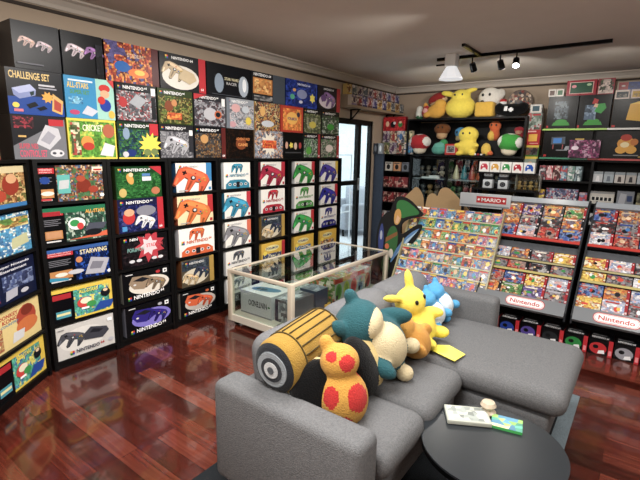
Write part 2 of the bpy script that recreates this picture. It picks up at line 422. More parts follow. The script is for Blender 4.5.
CU = math.radians(127)       # its front faces the room at an angle
cux, cuy = math.cos(CU), math.sin(CU)
cc = (-3.03 - cux * .3, 1.115 - cuy * .3, 0)
bookcase(cc, CU, .6, (), 'black corner bookcase turned at an angle at the left edge', .29)

# ---- art of the console boxes
def noise_pal(*c): return list(c)
def snes(title, pal, bar='#c8202c', left='#101216', tcol='#ffd23a', console='#a9a9b4', over=None, tbar=None, seed=1, split=.34):
    def f(F):
        F.rect(0, 0, 1, 1, left)
        F.mosaic(split, 0, 1, 1, 20, 14, pal, seed)
        if tbar: F.rect(.3, .86, 1, 1, tbar)
        F.rect(.03, .78, split - .02, .93, bar); F.text('SUPER NINTENDO', .05, .86, .05, '#f0c8c8', split - .1); F.text('ENTERTAINMENT SYSTEM', .05, .80, .035, '#f0c8c8', split - .1)
        for k in range(4): F.rect(.05, .66 - k * .05, split - .06 - (k % 2) * .04, .675 - k * .05, '#8d8d96')
        F.rect(.05, .12, split - .05, .36, '#c58a4a'); F.ell(split / 2, .24, .09, .06, '#e4e0d0')
        F.rect(.06, .04, split - .08, .08, '#d8d8d8')
        if title: F.text(title, split + .12, .80, .12, tcol, (1 - split) * .72)
        if console:
            F.poly([(.62, .10), (.90, .16), (.95, .38), (.70, .34)], console); F.poly([(.66, .22), (.86, .26), (.88, .34), (.70, .31)], '#6f6f7c')
        if over: over(F)
    return f
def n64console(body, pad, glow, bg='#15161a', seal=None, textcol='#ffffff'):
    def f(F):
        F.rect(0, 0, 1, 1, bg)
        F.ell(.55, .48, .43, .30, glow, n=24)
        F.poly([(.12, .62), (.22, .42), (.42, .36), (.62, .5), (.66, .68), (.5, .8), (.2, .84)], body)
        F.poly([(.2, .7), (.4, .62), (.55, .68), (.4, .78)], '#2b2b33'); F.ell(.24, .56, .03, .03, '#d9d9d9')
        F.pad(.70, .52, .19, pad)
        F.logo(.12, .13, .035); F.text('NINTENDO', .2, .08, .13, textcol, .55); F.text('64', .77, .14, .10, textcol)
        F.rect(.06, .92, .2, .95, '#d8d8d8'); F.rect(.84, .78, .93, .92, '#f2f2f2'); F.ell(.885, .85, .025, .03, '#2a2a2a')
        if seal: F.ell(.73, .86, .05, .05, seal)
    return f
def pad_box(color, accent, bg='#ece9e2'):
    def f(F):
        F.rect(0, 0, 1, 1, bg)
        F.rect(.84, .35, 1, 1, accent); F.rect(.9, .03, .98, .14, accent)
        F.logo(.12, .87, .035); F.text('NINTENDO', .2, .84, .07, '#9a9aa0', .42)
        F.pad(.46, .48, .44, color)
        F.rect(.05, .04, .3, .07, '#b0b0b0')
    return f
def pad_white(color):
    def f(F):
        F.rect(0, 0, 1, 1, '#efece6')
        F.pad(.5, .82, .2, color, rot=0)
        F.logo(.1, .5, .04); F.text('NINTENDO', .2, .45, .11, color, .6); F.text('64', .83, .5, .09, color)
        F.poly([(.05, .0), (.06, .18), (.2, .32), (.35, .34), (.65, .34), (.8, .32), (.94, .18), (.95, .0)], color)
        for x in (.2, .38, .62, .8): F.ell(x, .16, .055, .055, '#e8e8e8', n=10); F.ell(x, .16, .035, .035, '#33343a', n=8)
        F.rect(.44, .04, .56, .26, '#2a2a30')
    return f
def busy(pal, seed, extra=None, nx=22, ny=18, lump=2.4):
    def f(F):
        F.mosaic(0, 0, 1, 1, nx, ny, pal, seed, lump)
        if extra: extra(F)
    return f
def n64top(pal, seed, label_col=None, extra=None, bg='#1b1d22', white=True):
    def f(F):
        F.rect(0, 0, 1, 1, bg)
        F.mosaic(.02, .03, .84 if label_col else .98, .80, 20, 15, pal, seed)
        if label_col: F.rect(.86, 0, 1, 1, label_col); F.text('64', .885, .05, .08, '#ffffff')
        F.logo(.09, .89, .03); F.text('NINTENDO', .18, .85, .09, '#f2f2f2' if white else '#333333', .5); F.text('64', .7, .89, .06, '#f2f2f2' if white else '#333333')
        if extra: extra(F)
    return f

LG = 'console boxes on the left wall bookcases'
def wallbox(name, y0, y1, z, h, draw, base, side, label, group, x=-3.05, d=.2, top=None, cat='game box'):
    return carton(name, y1 - y0, h, d, base, draw, (x, (y0 + y1) / 2, z), (0, 0, math.pi / 2), label, cat, group, side, top)

# column 1
G1 = ['#2e7d4a', '#b86a34', '#7c2f22', '#3f6f9a', '#d8b98c', '#50351f']
dk = lambda F: (F.rect(.28, .22, .46, .74, '#5fb7b0'), F.poly([(.29, .34), (.43, .36), (.45, .6), (.31, .58)], '#c3c6c8'), F.ell(.66, .42, .11, .2, '#8a3420'), F.ell(.62, .62, .07, .09, '#b5502e'),
                F.ell(.8, .3, .08, .1, '#a8432a'), F.rect(.8, .82, .97, .95, '#f0e2c8'), F.rect(.82, .84, .95, .89, '#c03020'), F.ell(.11, .6, .07, .1, '#2a4f9a'), F.ell(.93, .12, .035, .05, '#f4f4f4'), F.rect(.04, .05, .18, .1, '#d04048'))
wallbox('game_console_box', 1.150, 1.585, ROWZ[0], .232, snes('', G1, seed=11, split=.27, console=None, over=dk), '#0d1014', '#111418', 'jungle art console box with a grey console on teal, top shelf, end bookcase', LG)
as1 = lambda F: (F.rect(0, .84, 1, 1, '#1f7a55'), F.rect(.03, .78, .28, .9, '#b02030'), F.text('ALL-STARS', .64, .78, .11, '#f0b030', .3), F.ell(.5, .5, .13, .18, '#e9eee6'), F.ell(.47, .52, .07, .1, '#2f9a50'), F.ell(.55, .42, .05, .1, '#d03838'),
                 F.poly([(.35, .05), (.98, .05), (.98, .22), (.7, .12)], '#d8663c'), F.poly([(.6, .28), (.9, .28), (.97, .46), (.68, .48)], '#565a68'), F.ell(.74, .2, .13, .1, '#24262c'), F.rect(.06, .16, .27, .34, '#c89466'))
wallbox('game_console_box', 1.146, 1.590, ROWZ[1], .232, snes('', ['#123a30', '#1c5a46', '#0e2a26', '#b8c8b8', '#2a6a50'], seed=12, console=None, over=as1), '#0d1014', '#cfcfd2', 'black and green console box with ALL-STARS lettering, second shelf of the end bookcase', LG)
sw = lambda F: (F.rect(0, .9, 1, 1, '#3a66a8'), F.text('STARWING', .5, .74, .14, '#e8dcb0', .42), F.ell(.48, .6, .05, .09, '#d08a50'), F.poly([(.55, .12), (.85, .06), (.95, .5), (.66, .62)], '#b4b4be'), F.poly([(.62, .26), (.8, .22), (.86, .42), (.68, .48)], '#83838f'),
                F.ell(.42, .26, .12, .07, '#c4c4cc'), F.poly([(0, .1), (.3, .05), (.3, .12), (.05, .2)], '#2d98b8'), F.ell(.93, .1, .03, .05, '#f0f0f0'))
wallbox('game_console_box', 1.148, 1.592, ROWZ[2], .232, snes('', ['#10204a', '#1c3d86', '#0a1230', '#2c62c0', '#0a1230'], seed=13, console=None, over=sw, split=.42), '#0a0d14', '#15181e', 'dark blue space console box with STARWING lettering, middle shelf of the end bookcase', LG)
yl = lambda F: (F.rect(0, 0, 1, .06, '#e8c81a'), F.rect(0, .9, 1, 1, '#e8c81a'), F.rect(.9, 0, 1, 1, '#e8c81a'), F.rect(0, 0, .33, .9, '#121318'), F.rect(.03, .7, .3, .86, '#b81f2c'), F.rect(.06, .12, .28, .34, '#4aa0b0'), F.rect(.07, .2, .27, .27, '#e8e0a0'),
                F.text('ALL-STARS', .42, .76, .11, '#f5e23a', .3), F.ell(.5, .45, .12, .17, '#d84038'), F.ell(.52, .5, .09, .1, '#f0e8c8'), F.ell(.6, .36, .08, .1, '#3aa050'), F.poly([(.62, .08), (.92, .12), (.98, .34), (.74, .36)], '#2a56a8'), F.ell(.84, .62, .08, .14, '#20242c'), F.ell(.84, .7, .04, .05, '#e8c8a0'), F.rect(.44, .24, .56, .3, '#ffffff'))
YP = ['#1f9a80', '#2ab0a0', '#58c8a8', '#2a7ac0', '#f0e040']
wallbox('game_console_box', 1.155, 1.590, ROWZ[3], .226, snes('', YP, seed=14, console=None, over=yl), '#e0c01c', '#c8a818', 'yellow bordered console box with ALL-STARS lettering, fourth shelf of the end bookcase', LG)
gc = lambda F: (F.rect(0, 0, 1, 1, '#cfccc8'), F.ell(.45, .5, .4, .36, '#dedbd6', n=20), F.pad(.27, .6, .2, '#55565e'), F.poly([(.45, .42), (.78, .34), (.9, .52), (.86, .66), (.58, .78), (.46, .62)], '#4a4b55'), F.poly([(.55, .6), (.72, .54), (.8, .6), (.62, .7)], '#2c2d35'),
                F.logo(.24, .14, .035), F.text('NINTENDO', .31, .1, .11, '#2f3350', .4), F.text('64', .73, .14, .09, '#c03030'), F.ell(.92, .2, .05, .06, '#bcbcc4'), F.rect(.88, .8, .96, .9, '#ffffff'), F.rect(.04, .9, .14, .93, '#909090'))
wallbox('game_console_box', 1.162, 1.565, ROWZ[4], .236, gc, '#cfccc8', '#bdbab4', 'pale grey console box picturing a charcoal console, bottom shelf of the end bookcase', LG)
# column 2
z = ROWZ[1]
mm = lambda F: (F.ell(.22, .45, .13, .2, '#c82a2a'), F.ell(.23, .6, .11, .11, '#d8a880'), F.ell(.6, .62, .22, .16, '#8c8c98'), F.pad(.58, .32, .2, '#dcdce0'), F.rect(.06, .06, .16, .2, '#4a9ad0'))
wallbox('game_console_box', 1.66, 2.035, z, .25, n64top(['#1c2458', '#2c3a80', '#141a3c', '#50508a'], 21, '#c22033', mm, '#23264c'), '#20264e', '#8a4a2a', 'navy console box with white controller and red strip, under a forest green box', LG)
gg = lambda F: (F.poly([(.88, .84), (.72, 1), (1, 1), (1, .7)], '#c02838'), F.ell(.3, .62, .07, .18, '#d8a040', .4), F.ell(.32, .75, .05, .07, '#e8c898'), F.rect(.56, .55, .76, .68, '#dfe4e8'), F.rect(.56, .7, .74, .78, '#5a8ac0'), F.ell(.85, .22, .1, .12, '#c07a50'), F.ell(.13, .2, .08, .14, '#c8b060'))
wallbox('game_console_box', 1.66, 2.030, z + .251, .235, n64top(['#1f5a2a', '#2d7436', '#3c8a40', '#184820'], 22, None, gg, '#1c4a26'), '#25582c', '#3a4a24', 'forest green console box on top of the navy one in the tall compartment', LG)
bu = lambda F: (F.star(.6, .62, .34, '#c23848', 9), F.star(.58, .62, .2, '#e8d0d4', 7), F.text('POKéMON', .12, .5, .13, '#7fb0a8', .35), F.text('STADIUM', .52, .58, .12, '#d84858', .36)) + tuple(F.ell(x, .2, .06, .05, '#d8d8dc') for x in (.2, .35, .68, .82))
wallbox('game_console_box', 1.665, 2.055, ROWZ[2], .24, n64top(['#1a1a20', '#2a2428', '#3a2a30', '#121216'], 23, None, bu, '#141418'), '#141418', '#4a2a22', 'black console box with a red and white burst, middle shelf of the second bookcase', LG)
wallbox('game_console_box', 1.655, 2.06, ROWZ[3], .236, n64console('#a38d74', '#8f7a64', '#e4dcd0', seal='#c83038'), '#1a1a1c', '#8a8880', 'black box picturing a tan console with a red seal, second bookcase', LG)
wallbox('game_console_box', 1.66, 2.06, ROWZ[4], .236, n64console('#3a2f8c', '#33287c', '#8a80d8', seal='#b8b8c0'), '#17162a', '#8a8a98', 'black console box picturing a dark purple console, bottom shelf of the second bookcase', LG)
# column 3
wallbox('controller_box', 2.165, 2.525, ROWZ[0], .235, pad_box('#dc6030', '#3a8cc0'), '#ece9e2', '#2c5a80', 'white box with an orange controller and blue strip, top shelf of the third bookcase', LG)
wallbox('controller_box', 2.165, 2.53, ROWZ[1], .235, pad_box('#e07828', '#c02830', '#f0d8a8'), '#ece0c8', '#a8502a', 'cream box with an orange controller and red strip, second shelf of the third bookcase', LG)
wallbox('controller_box', 2.165, 2.535, ROWZ[2], .235, pad_white('#dc6420'), '#efece6', '#c8c8cc', 'white box with orange lettering and a cropped orange controller, middle shelf of the third bookcase', LG)
gb = lambda F: (F.rect(0, 0, 1, 1, '#5d5240'), F.rect(.86, 0, 1, 1, '#b8963c'), F.mosaic(.02, .6, .84, .96, 12, 5, ['#3a4450', '#28323c', '#5a6470'], 31), F.ell(.42, .34, .4, .3, '#d9cfb8', n=20), F.pad(.28, .3, .22, '#c8b088'), F.pad(.62, .5, .22, '#3c4458'), F.logo(.14, .86, .035), F.text('NINTENDO', .22, .82, .08, '#e8e8e8', .45))
wallbox('controller_box', 2.175, 2.52, ROWZ[3], .236, gb, '#6a5a38', '#7a4a22', 'gold edged box with tan and charcoal controllers, fourth shelf of the third bookcase', LG)
wallbox('game_console_box', 2.15, 2.535, ROWZ[4], .23, n64console('#e0662a', '#d85a22', '#c8c0b8', seal='#d86a30'), '#17171a', '#8c8880', 'black console box picturing a bright orange console, bottom shelf of the third bookcase', LG)
# columns 4 to 7
c4 = [(pad_white('#2a8aa6'), 'white box with teal lettering and a cropped teal controller, top shelf of the middle bookcase', '#dfe4e6'),
      (pad_box('#2f94b4', '#c83040'), 'white box with a teal controller and red strip, second shelf of the middle bookcase', '#2a7a98'),
      (pad_box('#8b8a90', '#e07050'), 'white box with a smoke grey controller and coral strip, middle shelf of the middle bookcase', '#c8c4c0'),
      (pad_white('#5a5c64'), 'white box with charcoal lettering and a cropped grey controller, fourth shelf of the middle bookcase', '#dcdcdc'),
      (pad_white('#86888e'), 'white and grey box on the bottom shelf of the middle bookcase, behind the display case', '#dcdcdc')]
c5 = [(pad_box('#a82648', '#c02840'), 'white box with a crimson controller and red strip, top shelf, bookcase three from the door', '#8a3040'),
      (pad_white('#b8203c'), 'white box with crimson lettering and a cropped crimson controller, bookcase three from the door', '#c8c8c8'),
      (gb, 'gold edged dark box with a tan controller, middle shelf, bookcase three from the door', '#8a6a30'),
      ('Y1', 'yellow box with dark blue art and red strip, fourth shelf, bookcase three from the door', '#c8a020'),
      (pad_white('#70747a'), 'white and grey box on the bottom shelf, bookcase three from the door', '#dcdcdc')]
c6 = [(pad_box('#2f9440', '#c02838'), 'white box with a green controller and red strip, top shelf, bookcase two from the door', '#c8c8c8'),
      (pad_white('#4a9a44'), 'white box with green lettering and a cropped green controller, bookcase two from the door', '#c8c8c8'),
      (pad_box('#2f9c4c', '#c83038'), 'white box with a green controller, middle shelf, bookcase two from the door', '#c8c8c8'),
      ('Y2', 'yellow box with a bright blue picture, fourth shelf, bookcase two from the door', '#c8a020'),
      (pad_white('#70747a'), 'white and grey box on the bottom shelf, bookcase two from the door', '#dcdcdc')]
c7 = [(pad_box('#4a3f98', '#e0c030'), 'white box with an indigo controller and yellow strip, top shelf, bookcase beside the door', '#c8c8c8'),
      (pad_box('#3a3a9c', '#c82c38'), 'white box with an indigo controller and red strip, bookcase beside the door', '#c8c8c8'),
      (pad_white('#34348c'), 'white box with indigo lettering and a cropped indigo controller, bookcase beside the door', '#c8c8c8'),
      ('Y3', 'yellow box with an orange picture, fourth shelf of the bookcase beside the door', '#c8a020'),
      (pad_white('#70747a'), 'white and grey box on the bottom shelf of the bookcase beside the door', '#dcdcdc')]
def ybox(colr, red, seed):
    return lambda F: (F.rect(0, 0, 1, 1, '#e6bc22'), F.mosaic(.05, .1, .85, .5, 12, 6, [colr, colr, '#e8e0c0', '#3a3a50'], seed), F.ell(.45, .74, .3, .14, '#f0e49a'), F.text('POKéMON', .2, .68, .12, '#2a3f8c', .5), F.ell(.15, .55, .08, .1, '#f6dc3c'), F.rect(.86, .3, 1, 1, red))
ys = {'Y1': ybox('#24407c', '#c02c38', 41), 'Y2': ybox('#2a86c8', '#e6bc22', 42), 'Y3': ybox('#d88a28', '#e6bc22', 43)}
for lst, (a, b), tall in ((c4, (2.665, 2.99), .235), (c5, (3.135, 3.49), .235), (c6, (3.65, 4.0), .235), (c7, (4.125, 4.465), .235)):
    for r, (dr, lab, sd) in enumerate(lst):
        wallbox('controller_box', a, b, ROWZ[r], tall - (.01 if r == 3 else 0), ys.get(dr, dr) if isinstance(dr, str) else dr, '#ece9e2' if not isinstance(dr, str) else '#dab020', sd, lab, LG)

# corner bookcase boxes
cux, cuy = math.cos(CU), math.sin(CU); nx_, ny_ = math.sin(CU), -math.cos(CU)
def cornerbox(z, h, w, off, draw, base, side, label, rz=0):
    x = cc[0] + cux * off + nx_ * -.02; y = cc[1] + cuy * off + ny_ * -.02
    return carton('game_console_box', w, h, .2, base, draw, (x, y, z), (0, 0, CU), label, 'game box', 'console boxes on the angled corner bookcase', side)
A1 = lambda F: (F.mosaic(0, 0, 1, 1, 20, 16, ['#b88a50', '#d8a860', '#7a3a20', '#e0c080', '#5a6a30'], 51), F.rect(0, 0, 1, .1, '#3a80b8'), F.rect(0, .84, 1, 1, '#d8c89a'), F.ell(.72, .55, .16, .26, '#a03a22'), F.ell(.74, .7, .1, .12, '#dba878'), F.ell(.5, .3, .12, .14, '#b8482a'), F.rect(.1, .2, .3, .5, '#c8c8cc'))
A2 = lambda F: (F.mosaic(0, 0, 1, 1, 20, 16, ['#2a90c0', '#3ab0d8', '#e8f0e8', '#1a70a8'], 52), F.mosaic(.1, .66, .98, .9, 12, 4, ['#3a8a3a', '#c8a040', '#8a5a2a', '#e8d890'], 53), F.poly([(.6, .12), (.95, .2), (.92, .46), (.62, .38)], '#c8c89a'), F.ell(.25, .3, .12, .2, '#38a048'), F.ell(.1, .2, .1, .14, '#e0a82a'))
A3 = lambda F: (F.rect(0, 0, 1, 1, '#1c2444'), F.text('Super Nintendo', .3, .86, .08, '#e8e8f0', .6), F.text('Entertainment', .34, .76, .07, '#e8e8f0', .5), F.mosaic(.35, .3, .95, .68, 10, 6, ['#4a5a8a', '#8a9ac0', '#28305a'], 54), F.poly([(.38, .06), (.6, .1), (.62, .32), (.4, .3)], '#b8b8c4'), F.ell(.75, .16, .08, .06, '#c8c8d0'), F.mosaic(.02, .1, .28, .7, 4, 8, ['#b02c3a', '#30509a', '#1c2444'], 55))
A4 = lambda F: (F.rect(0, 0, 1, 1, '#e6cf88'), F.ell(.72, .6, .2, .34, '#b8482a'), F.ell(.74, .78, .12, .14, '#8a3420'), F.ell(.72, .4, .22, .2, '#d8782e'), F.text('DONKEY', .2, .80, .10, '#c02c28', .36), F.text('KONG', .26, .68, .10, '#c02c28', .28), F.text('COUNTRY', .22, .6, .06, '#3a90b8', .34), F.mosaic(.04, .06, .24, .6, 4, 12, ['#c8a060', '#a85030', '#e8d8a0'], 56), F.poly([(.4, .1), (.62, .12), (.66, .34), (.44, .36)], '#d8d8d8'))
A5 = lambda F: (snes('', YP, seed=57, console=None, over=yl)(F),)
cornerbox(ROWZ[0], .235, .45, .045, A1, '#c8a868', '#a08040', 'tan jungle art box, top shelf of the angled corner bookcase')
cornerbox(ROWZ[1], .235, .45, .045, A2, '#3a98c4', '#3a7aa0', 'sky blue island art box, second shelf of the angled corner bookcase')
cornerbox(ROWZ[2], .235, .45, .045, A3, '#1c2444', '#2a2a44', 'navy console box with white lettering, middle shelf of the angled corner bookcase')
cornerbox(ROWZ[3], .235, .45, .045, A4, '#e0c880', '#c0a060', 'cream console box with red DONKEY KONG lettering, fourth shelf of the angled corner bookcase')
cornerbox(ROWZ[4], .235, .45, .045, A5, '#e0c01c', '#1a1a1e', 'yellow bordered console box, bottom shelf of the angled corner bookcase')

# ---- three rows standing on top of the bookcases
TG = 'console boxes stacked above the bookcases'
def row(y, z, h, items):
    for i, (a, b, draw, base, side, lab) in enumerate(items):
        wallbox('game_console_box', a + .006, b - .006, z, h, draw, base, side, lab, TG, x=-3.05, d=.22)
ctrl = lambda F: (F.rect(0, 0, 1, 1, '#2a2b30'), F.poly([(0, 0), (1, 0), (1, .95), (.0, .3)], '#7d7e84'), F.poly([(.42, .36), (.66, .22), (.9, .5), (.86, .72), (.62, .8)], '#c6c6cc'), F.poly([(.5, .44), (.66, .34), (.8, .54), (.66, .66)], '#a4a4ae'), F.ell(.8, .14, .14, .09, '#d0d0d4'), F.ell(.74, .14, .04, .03, '#50505a'), F.ell(.87, .14, .03, .03, '#50505a'),
                  F.rect(.68, .78, .97, .93, '#c42836'), F.text('SUPER NES', .1, .24, .12, '#d85068', .34), F.text('CONTROL SET', .1, .05, .16, '#e05878', .5), F.mosaic(.04, .7, .4, .96, 8, 5, ['#2a2b30', '#a83848', '#2a2b30'], 61), F.rect(.1, .5, .24, .54, '#d8b060'))
crick = lambda F: (F.rect(0, 0, 1, 1, '#3f8a2a'), F.mosaic(.02, .02, .98, .98, 16, 12, ['#4c9a30', '#3a7a26', '#78b83a', '#c8d040'], 62), F.rect(.02, .94, 1, 1, '#e0d020'), F.rect(0, 0, .03, 1, '#e0d020'), F.rect(.97, 0, 1, 1, '#e0d020'), F.rect(0, 0, 1, .04, '#e0d020'), F.text('CRICKET', .3, .7, .16, '#f0ecd0', .42), F.ell(.38, .42, .13, .16, '#e8962a'), F.ell(.4, .32, .12, .1, '#c03c28'), F.mosaic(.06, .1, .24, .9, 3, 9, ['#2a5a24', '#c03030', '#e8e8c0', '#2a5a24'], 63), F.poly([(.62, .1), (.9, .06), (.96, .34), (.74, .42)], '#dcdcd8'), F.ell(.84, .72, .13, .18, '#b86a48'))
foot = lambda F: (n64top(['#3a6a34', '#28486a', '#4a8a44', '#22324a'], 64, None, None, '#25402a')(F), F.rect(.78, .66, 1, .98, '#c82838'), F.rect(0, 0, 1, .04, '#e0c820'), F.star(.78, .38, .3, '#ecd820', 12), F.ell(.7, .18, .1, .1, '#7a8a50'), F.ell(.88, .2, .09, .1, '#7a8a50'), F.ell(.2, .68, .08, .16, '#8aa0b8'), F.ell(.3, .16, .12, .1, '#2a4080'), F.ell(.16, .12, .07, .08, '#c8c8d0'))
grey = lambda F: (n64top(['#8a8a8e', '#6a6a70', '#a8a8ac', '#505058'], 65, None, None, '#2c2c30')(F), F.pad(.5, .44, .34, '#b0b0b6'), F.rect(.84, .2, .97, .7, '#3a3a40'), F.rect(.86, .7, .96, .86, '#f0f0f0'))
row(0, 1.416, .262, [
    (1.045, 1.358, ctrl, '#4a4b50', '#2a2a2e', 'grey console box with pink CONTROL SET lettering, lowest row above the bookcases'),
    (1.358, 1.694, crick, '#d8c820', '#b8a818', 'green and yellow console box with CRICKET lettering'),
    (1.694, 2.03, foot, '#d8c020', '#20301e', 'green sports console box with a yellow starburst, beside the CRICKET box'),
    (2.03, 2.356, grey, '#2c2c30', '#2c2c30', 'grey console box with a pale controller, right of the yellow starburst box'),
    (2.356, 2.702, n64top(['#6a4a30', '#3a4048', '#a88048', '#50585e', '#22262a'], 66, '#6a2a28', lambda F: F.ell(.3, .62, .12, .14, '#c89858')), '#22242a', '#303238', 'brown and slate console box with a tan figure, lowest row above the bookcases'),
    (2.702, 3.05, busy(['#141414', '#1c1816', '#3a2418', '#141414'], 67, lambda F: (F.ell(.52, .5, .2, .2, '#8a4a24'), F.text('ADVENTURES', .34, .62, .09, '#e08a3a', .5), F.text('GAME', .4, .42, .1, '#e8a050', .36))), '#141414', '#3a2c24', 'black console box with glowing orange lettering, above the middle bookcase'),
    (3.05, 3.466, busy(['#8a96a8', '#c8ccd0', '#6a7890', '#d8a070', '#40485a'], 68, lambda F: (F.star(.5, .52, .3, '#e8e0d0', 11), F.mosaic(.26, .36, .76, .66, 8, 4, ['#d84a20', '#f08a28', '#c03020'], 69))), '#7a8494', '#a88a68', 'pale blue console box with an orange explosion picture, lowest row above the bookcases'),
    (3.466, 3.793, lambda F: (F.rect(0, 0, 1, 1, '#121316'), F.ell(.15, .5, .07, .14, '#d8a890'), F.star(.38, .5, .11, '#e8d83a', 5), F.ell(.6, .48, .08, .14, '#d8c0a8'), F.ell(.84, .5, .07, .13, '#b84848'), F.rect(.08, .2, .9, .24, '#55565a')), '#121316', '#1c1c20', 'black console box with four small bright emblems in a line'),
    (3.793, 4.102, n64top(['#2a5a34', '#8a9a8c', '#3a8a44', '#d0d4cc', '#23282a'], 70, '#a83038', lambda F: F.ell(.3, .3, .16, .16, '#5aa83a')), '#2a2e2c', '#3a3e3c', 'console box with a bright green patch, second from the door end of the lowest row'),
    (4.102, 4.488, n64top(['#3a4a3c', '#b8b0a4', '#7a8278', '#4a7a48'], 71, '#b02c30', lambda F: F.ell(.45, .42, .2, .16, '#dccfc8')), '#2e2c2c', '#3a3636', 'grey-green console box with a red strip at the door end of the lowest row'),
])
chal = lambda F: (F.rect(0, 0, 1, 1, '#24252b'), F.poly([(0, 0), (1, 0), (1, .3), (.55, .42), (0, .38)], '#1f4fa0'), F.text('CHALLENGE SET', .05, .78, .16, '#e8c878', .72), F.poly([(.08, .56), (.4, .68), (.5, .56), (.48, .44), (.2, .34), (.1, .42)], '#8a96c4'), F.poly([(.08, .56), (.4, .68), (.5, .56), (.2, .46)], '#b4bce0'), F.poly([(.38, .5), (.46, .54), (.46, .46), (.4, .42)], '#1e3a38'),
                  F.star(.7, .42, .12, '#e8a828', 8), F.poly([(.76, .12), (.95, .04), (.99, .36), (.8, .52)], '#d8b060'), F.poly([(.8, .16), (.93, .1), (.95, .3), (.82, .4)], '#b84838'), F.rect(.55, .66, .85, .7, '#c8c8d0'), F.rect(.55, .6, .88, .63, '#a8a8b4'), F.poly([(.3, .22), (.46, .3), (.52, .22), (.36, .14)], '#16181e'), F.poly([(.48, .16), (.62, .22), (.68, .16), (.54, .1)], '#16181e'), F.ell(.12, .2, .06, .06, '#e8d030'), F.rect(.08, .06, .24, .12, '#d87a8a'))
alls = lambda F: (F.rect(0, 0, .66, 1, '#2f94c4'), F.rect(.62, 0, 1, 1, '#9fd2c4'), F.text('ALL-STARS', .05, .72, .14, '#e8c430', .42), F.rect(.08, .88, .56, .92, '#d8e8f0'), F.text('SUPER SET', .1, .58, .1, '#5a9a3a', .38), F.poly([(.3, .12), (.5, .06), (.64, .2), (.42, .32)], '#c8ccd8'), F.ell(.16, .14, .1, .06, '#c04878'), F.mosaic(.06, .34, .34, .52, 6, 4, ['#4aa8d0', '#2f84b4', '#8ac8e0'], 72),
                  F.ell(.8, .78, .12, .1, '#cc2f2a'), F.ell(.8, .64, .1, .1, '#e0ae88'), F.ell(.8, .36, .12, .16, '#2a4aa8'), F.ell(.72, .48, .08, .1, '#cc2f2a'), F.ell(.92, .14, .07, .1, '#e8b82a'), F.poly([(.86, 1), (1, 1), (1, .8)], '#d04040'))
racer = lambda F: (n64top(['#50565e', '#8a8c90', '#a83038', '#c8ccd0', '#30343a'], 73, None, None, '#22252a')(F), F.poly([(.3, .5), (.55, .36), (.75, .6), (.5, .74)], '#a8acb2'), F.ell(.16, .5, .1, .14, '#b8383c'), F.rect(.86, .1, .97, .7, '#2a2c30'), F.rect(.86, .74, .97, .94, '#f0f0f0'))
jung = lambda F: (n64top(['#3c5c2a', '#7a8a3c', '#5a3a1c', '#a89a50', '#28381c'], 74, None, None, '#35451e')(F), F.ell(.3, .52, .12, .16, '#8a4a28'), F.ell(.45, .62, .08, .1, '#c88a50'), F.mosaic(.24, .14, .66, .34, 6, 3, ['#d86a24', '#f0a030', '#b84820'], 75))
bkart = lambda F: (n64top(['#888a90', '#b0b2b8', '#5a3038', '#3a3c44'], 76, None, None, '#33343a')(F), F.ell(.5, .4, .22, .2, '#b8b8be'), F.ell(.74, .4, .12, .13, '#c86a38'), F.ell(.74, .4, .08, .08, '#282a30'), F.poly([(0, .8), (.4, .98), (0, .98)], '#c02c38'), F.rect(.86, .68, .97, .92, '#e8e8e8'))
goldn = lambda F: (n64top(['#b8bcc2', '#8a929c', '#d0c4c4', '#6a707a'], 77, None, None, '#9aa0a8')(F), F.ell(.32, .68, .16, .14, '#d8a8a8'), F.ell(.68, .66, .14, .12, '#c0c8d0'), F.star(.78, .28, .14, '#e0c82a', 9), F.ell(.2, .14, .12, .1, '#c89aa0'), F.rect(0, 0, .1, 1, '#7a828c'))
row(0, 1.68, .262, [
    (1.045, 1.364, chal, '#24252b', '#17181c', 'dark console box with cream CHALLENGE SET lettering'),
    (1.364, 1.70, alls, '#3a94bc', '#3a7a98', 'light blue console box with yellow ALL-STARS lettering, right of the CHALLENGE SET box'),
    (1.70, 2.03, racer, '#22252a', '#2a2c30', 'silver and grey racing console box, middle row above the second bookcase'),
    (2.03, 2.36, jung, '#35451e', '#2a3818', 'olive jungle console box with orange lettering, middle row above the third bookcase'),
    (2.36, 2.71, bkart, '#33343a', '#33343a', 'grey racing console box with a red corner flash, middle row'),
    (2.71, 3.055, goldn, '#9aa0a8', '#8a8e94', 'silver console box with a small yellow starburst, middle row'),
    (3.055, 3.42, busy(['#c89a40', '#2a3a5a', '#a84a2a', '#d8c890', '#1c2230'], 78, lambda F: (F.ell(.5, .25, .25, .12, '#c8ccd4'), F.ell(.3, .68, .1, .18, '#e0b060'))), '#a88038', '#b89a50', 'gold, navy and rust console box, middle row above the third bookcase from the door'),
    (3.42, 3.789, lambda F: (F.rect(0, 0, 1, 1, '#b83a24'), F.mosaic(.1, .08, .92, .9, 10, 8, ['#e8862a', '#f0a83a', '#d86824'], 79), F.ell(.5, .54, .26, .24, '#f0b848'), F.text('POKéMON', .3, .46, .12, '#4a3a80', .4), F.ell(.78, .7, .07, .1, '#3a3c50')), '#c04a28', '#b83a24', 'orange and red console box with a round yellow glow, middle row'),
    (3.789, 4.113, n64top(['#3a4038', '#5a6a3a', '#8a9060', '#20241e', '#a8a890'], 80, None, lambda F: F.ell(.5, .36, .2, .14, '#c8b83a')), '#262a24', '#2e322c', 'dark olive console box with yellow patch, second from door end, middle row'),
    (4.113, 4.475, n64top(['#2a3a2a', '#3a6a34', '#5a5a58', '#1c221c', '#b8c0b4'], 81, None, lambda F: F.ell(.5, .34, .2, .14, '#3c9a34')), '#222824', '#2e322c', 'dark green console box at the door end of the middle row'),
])
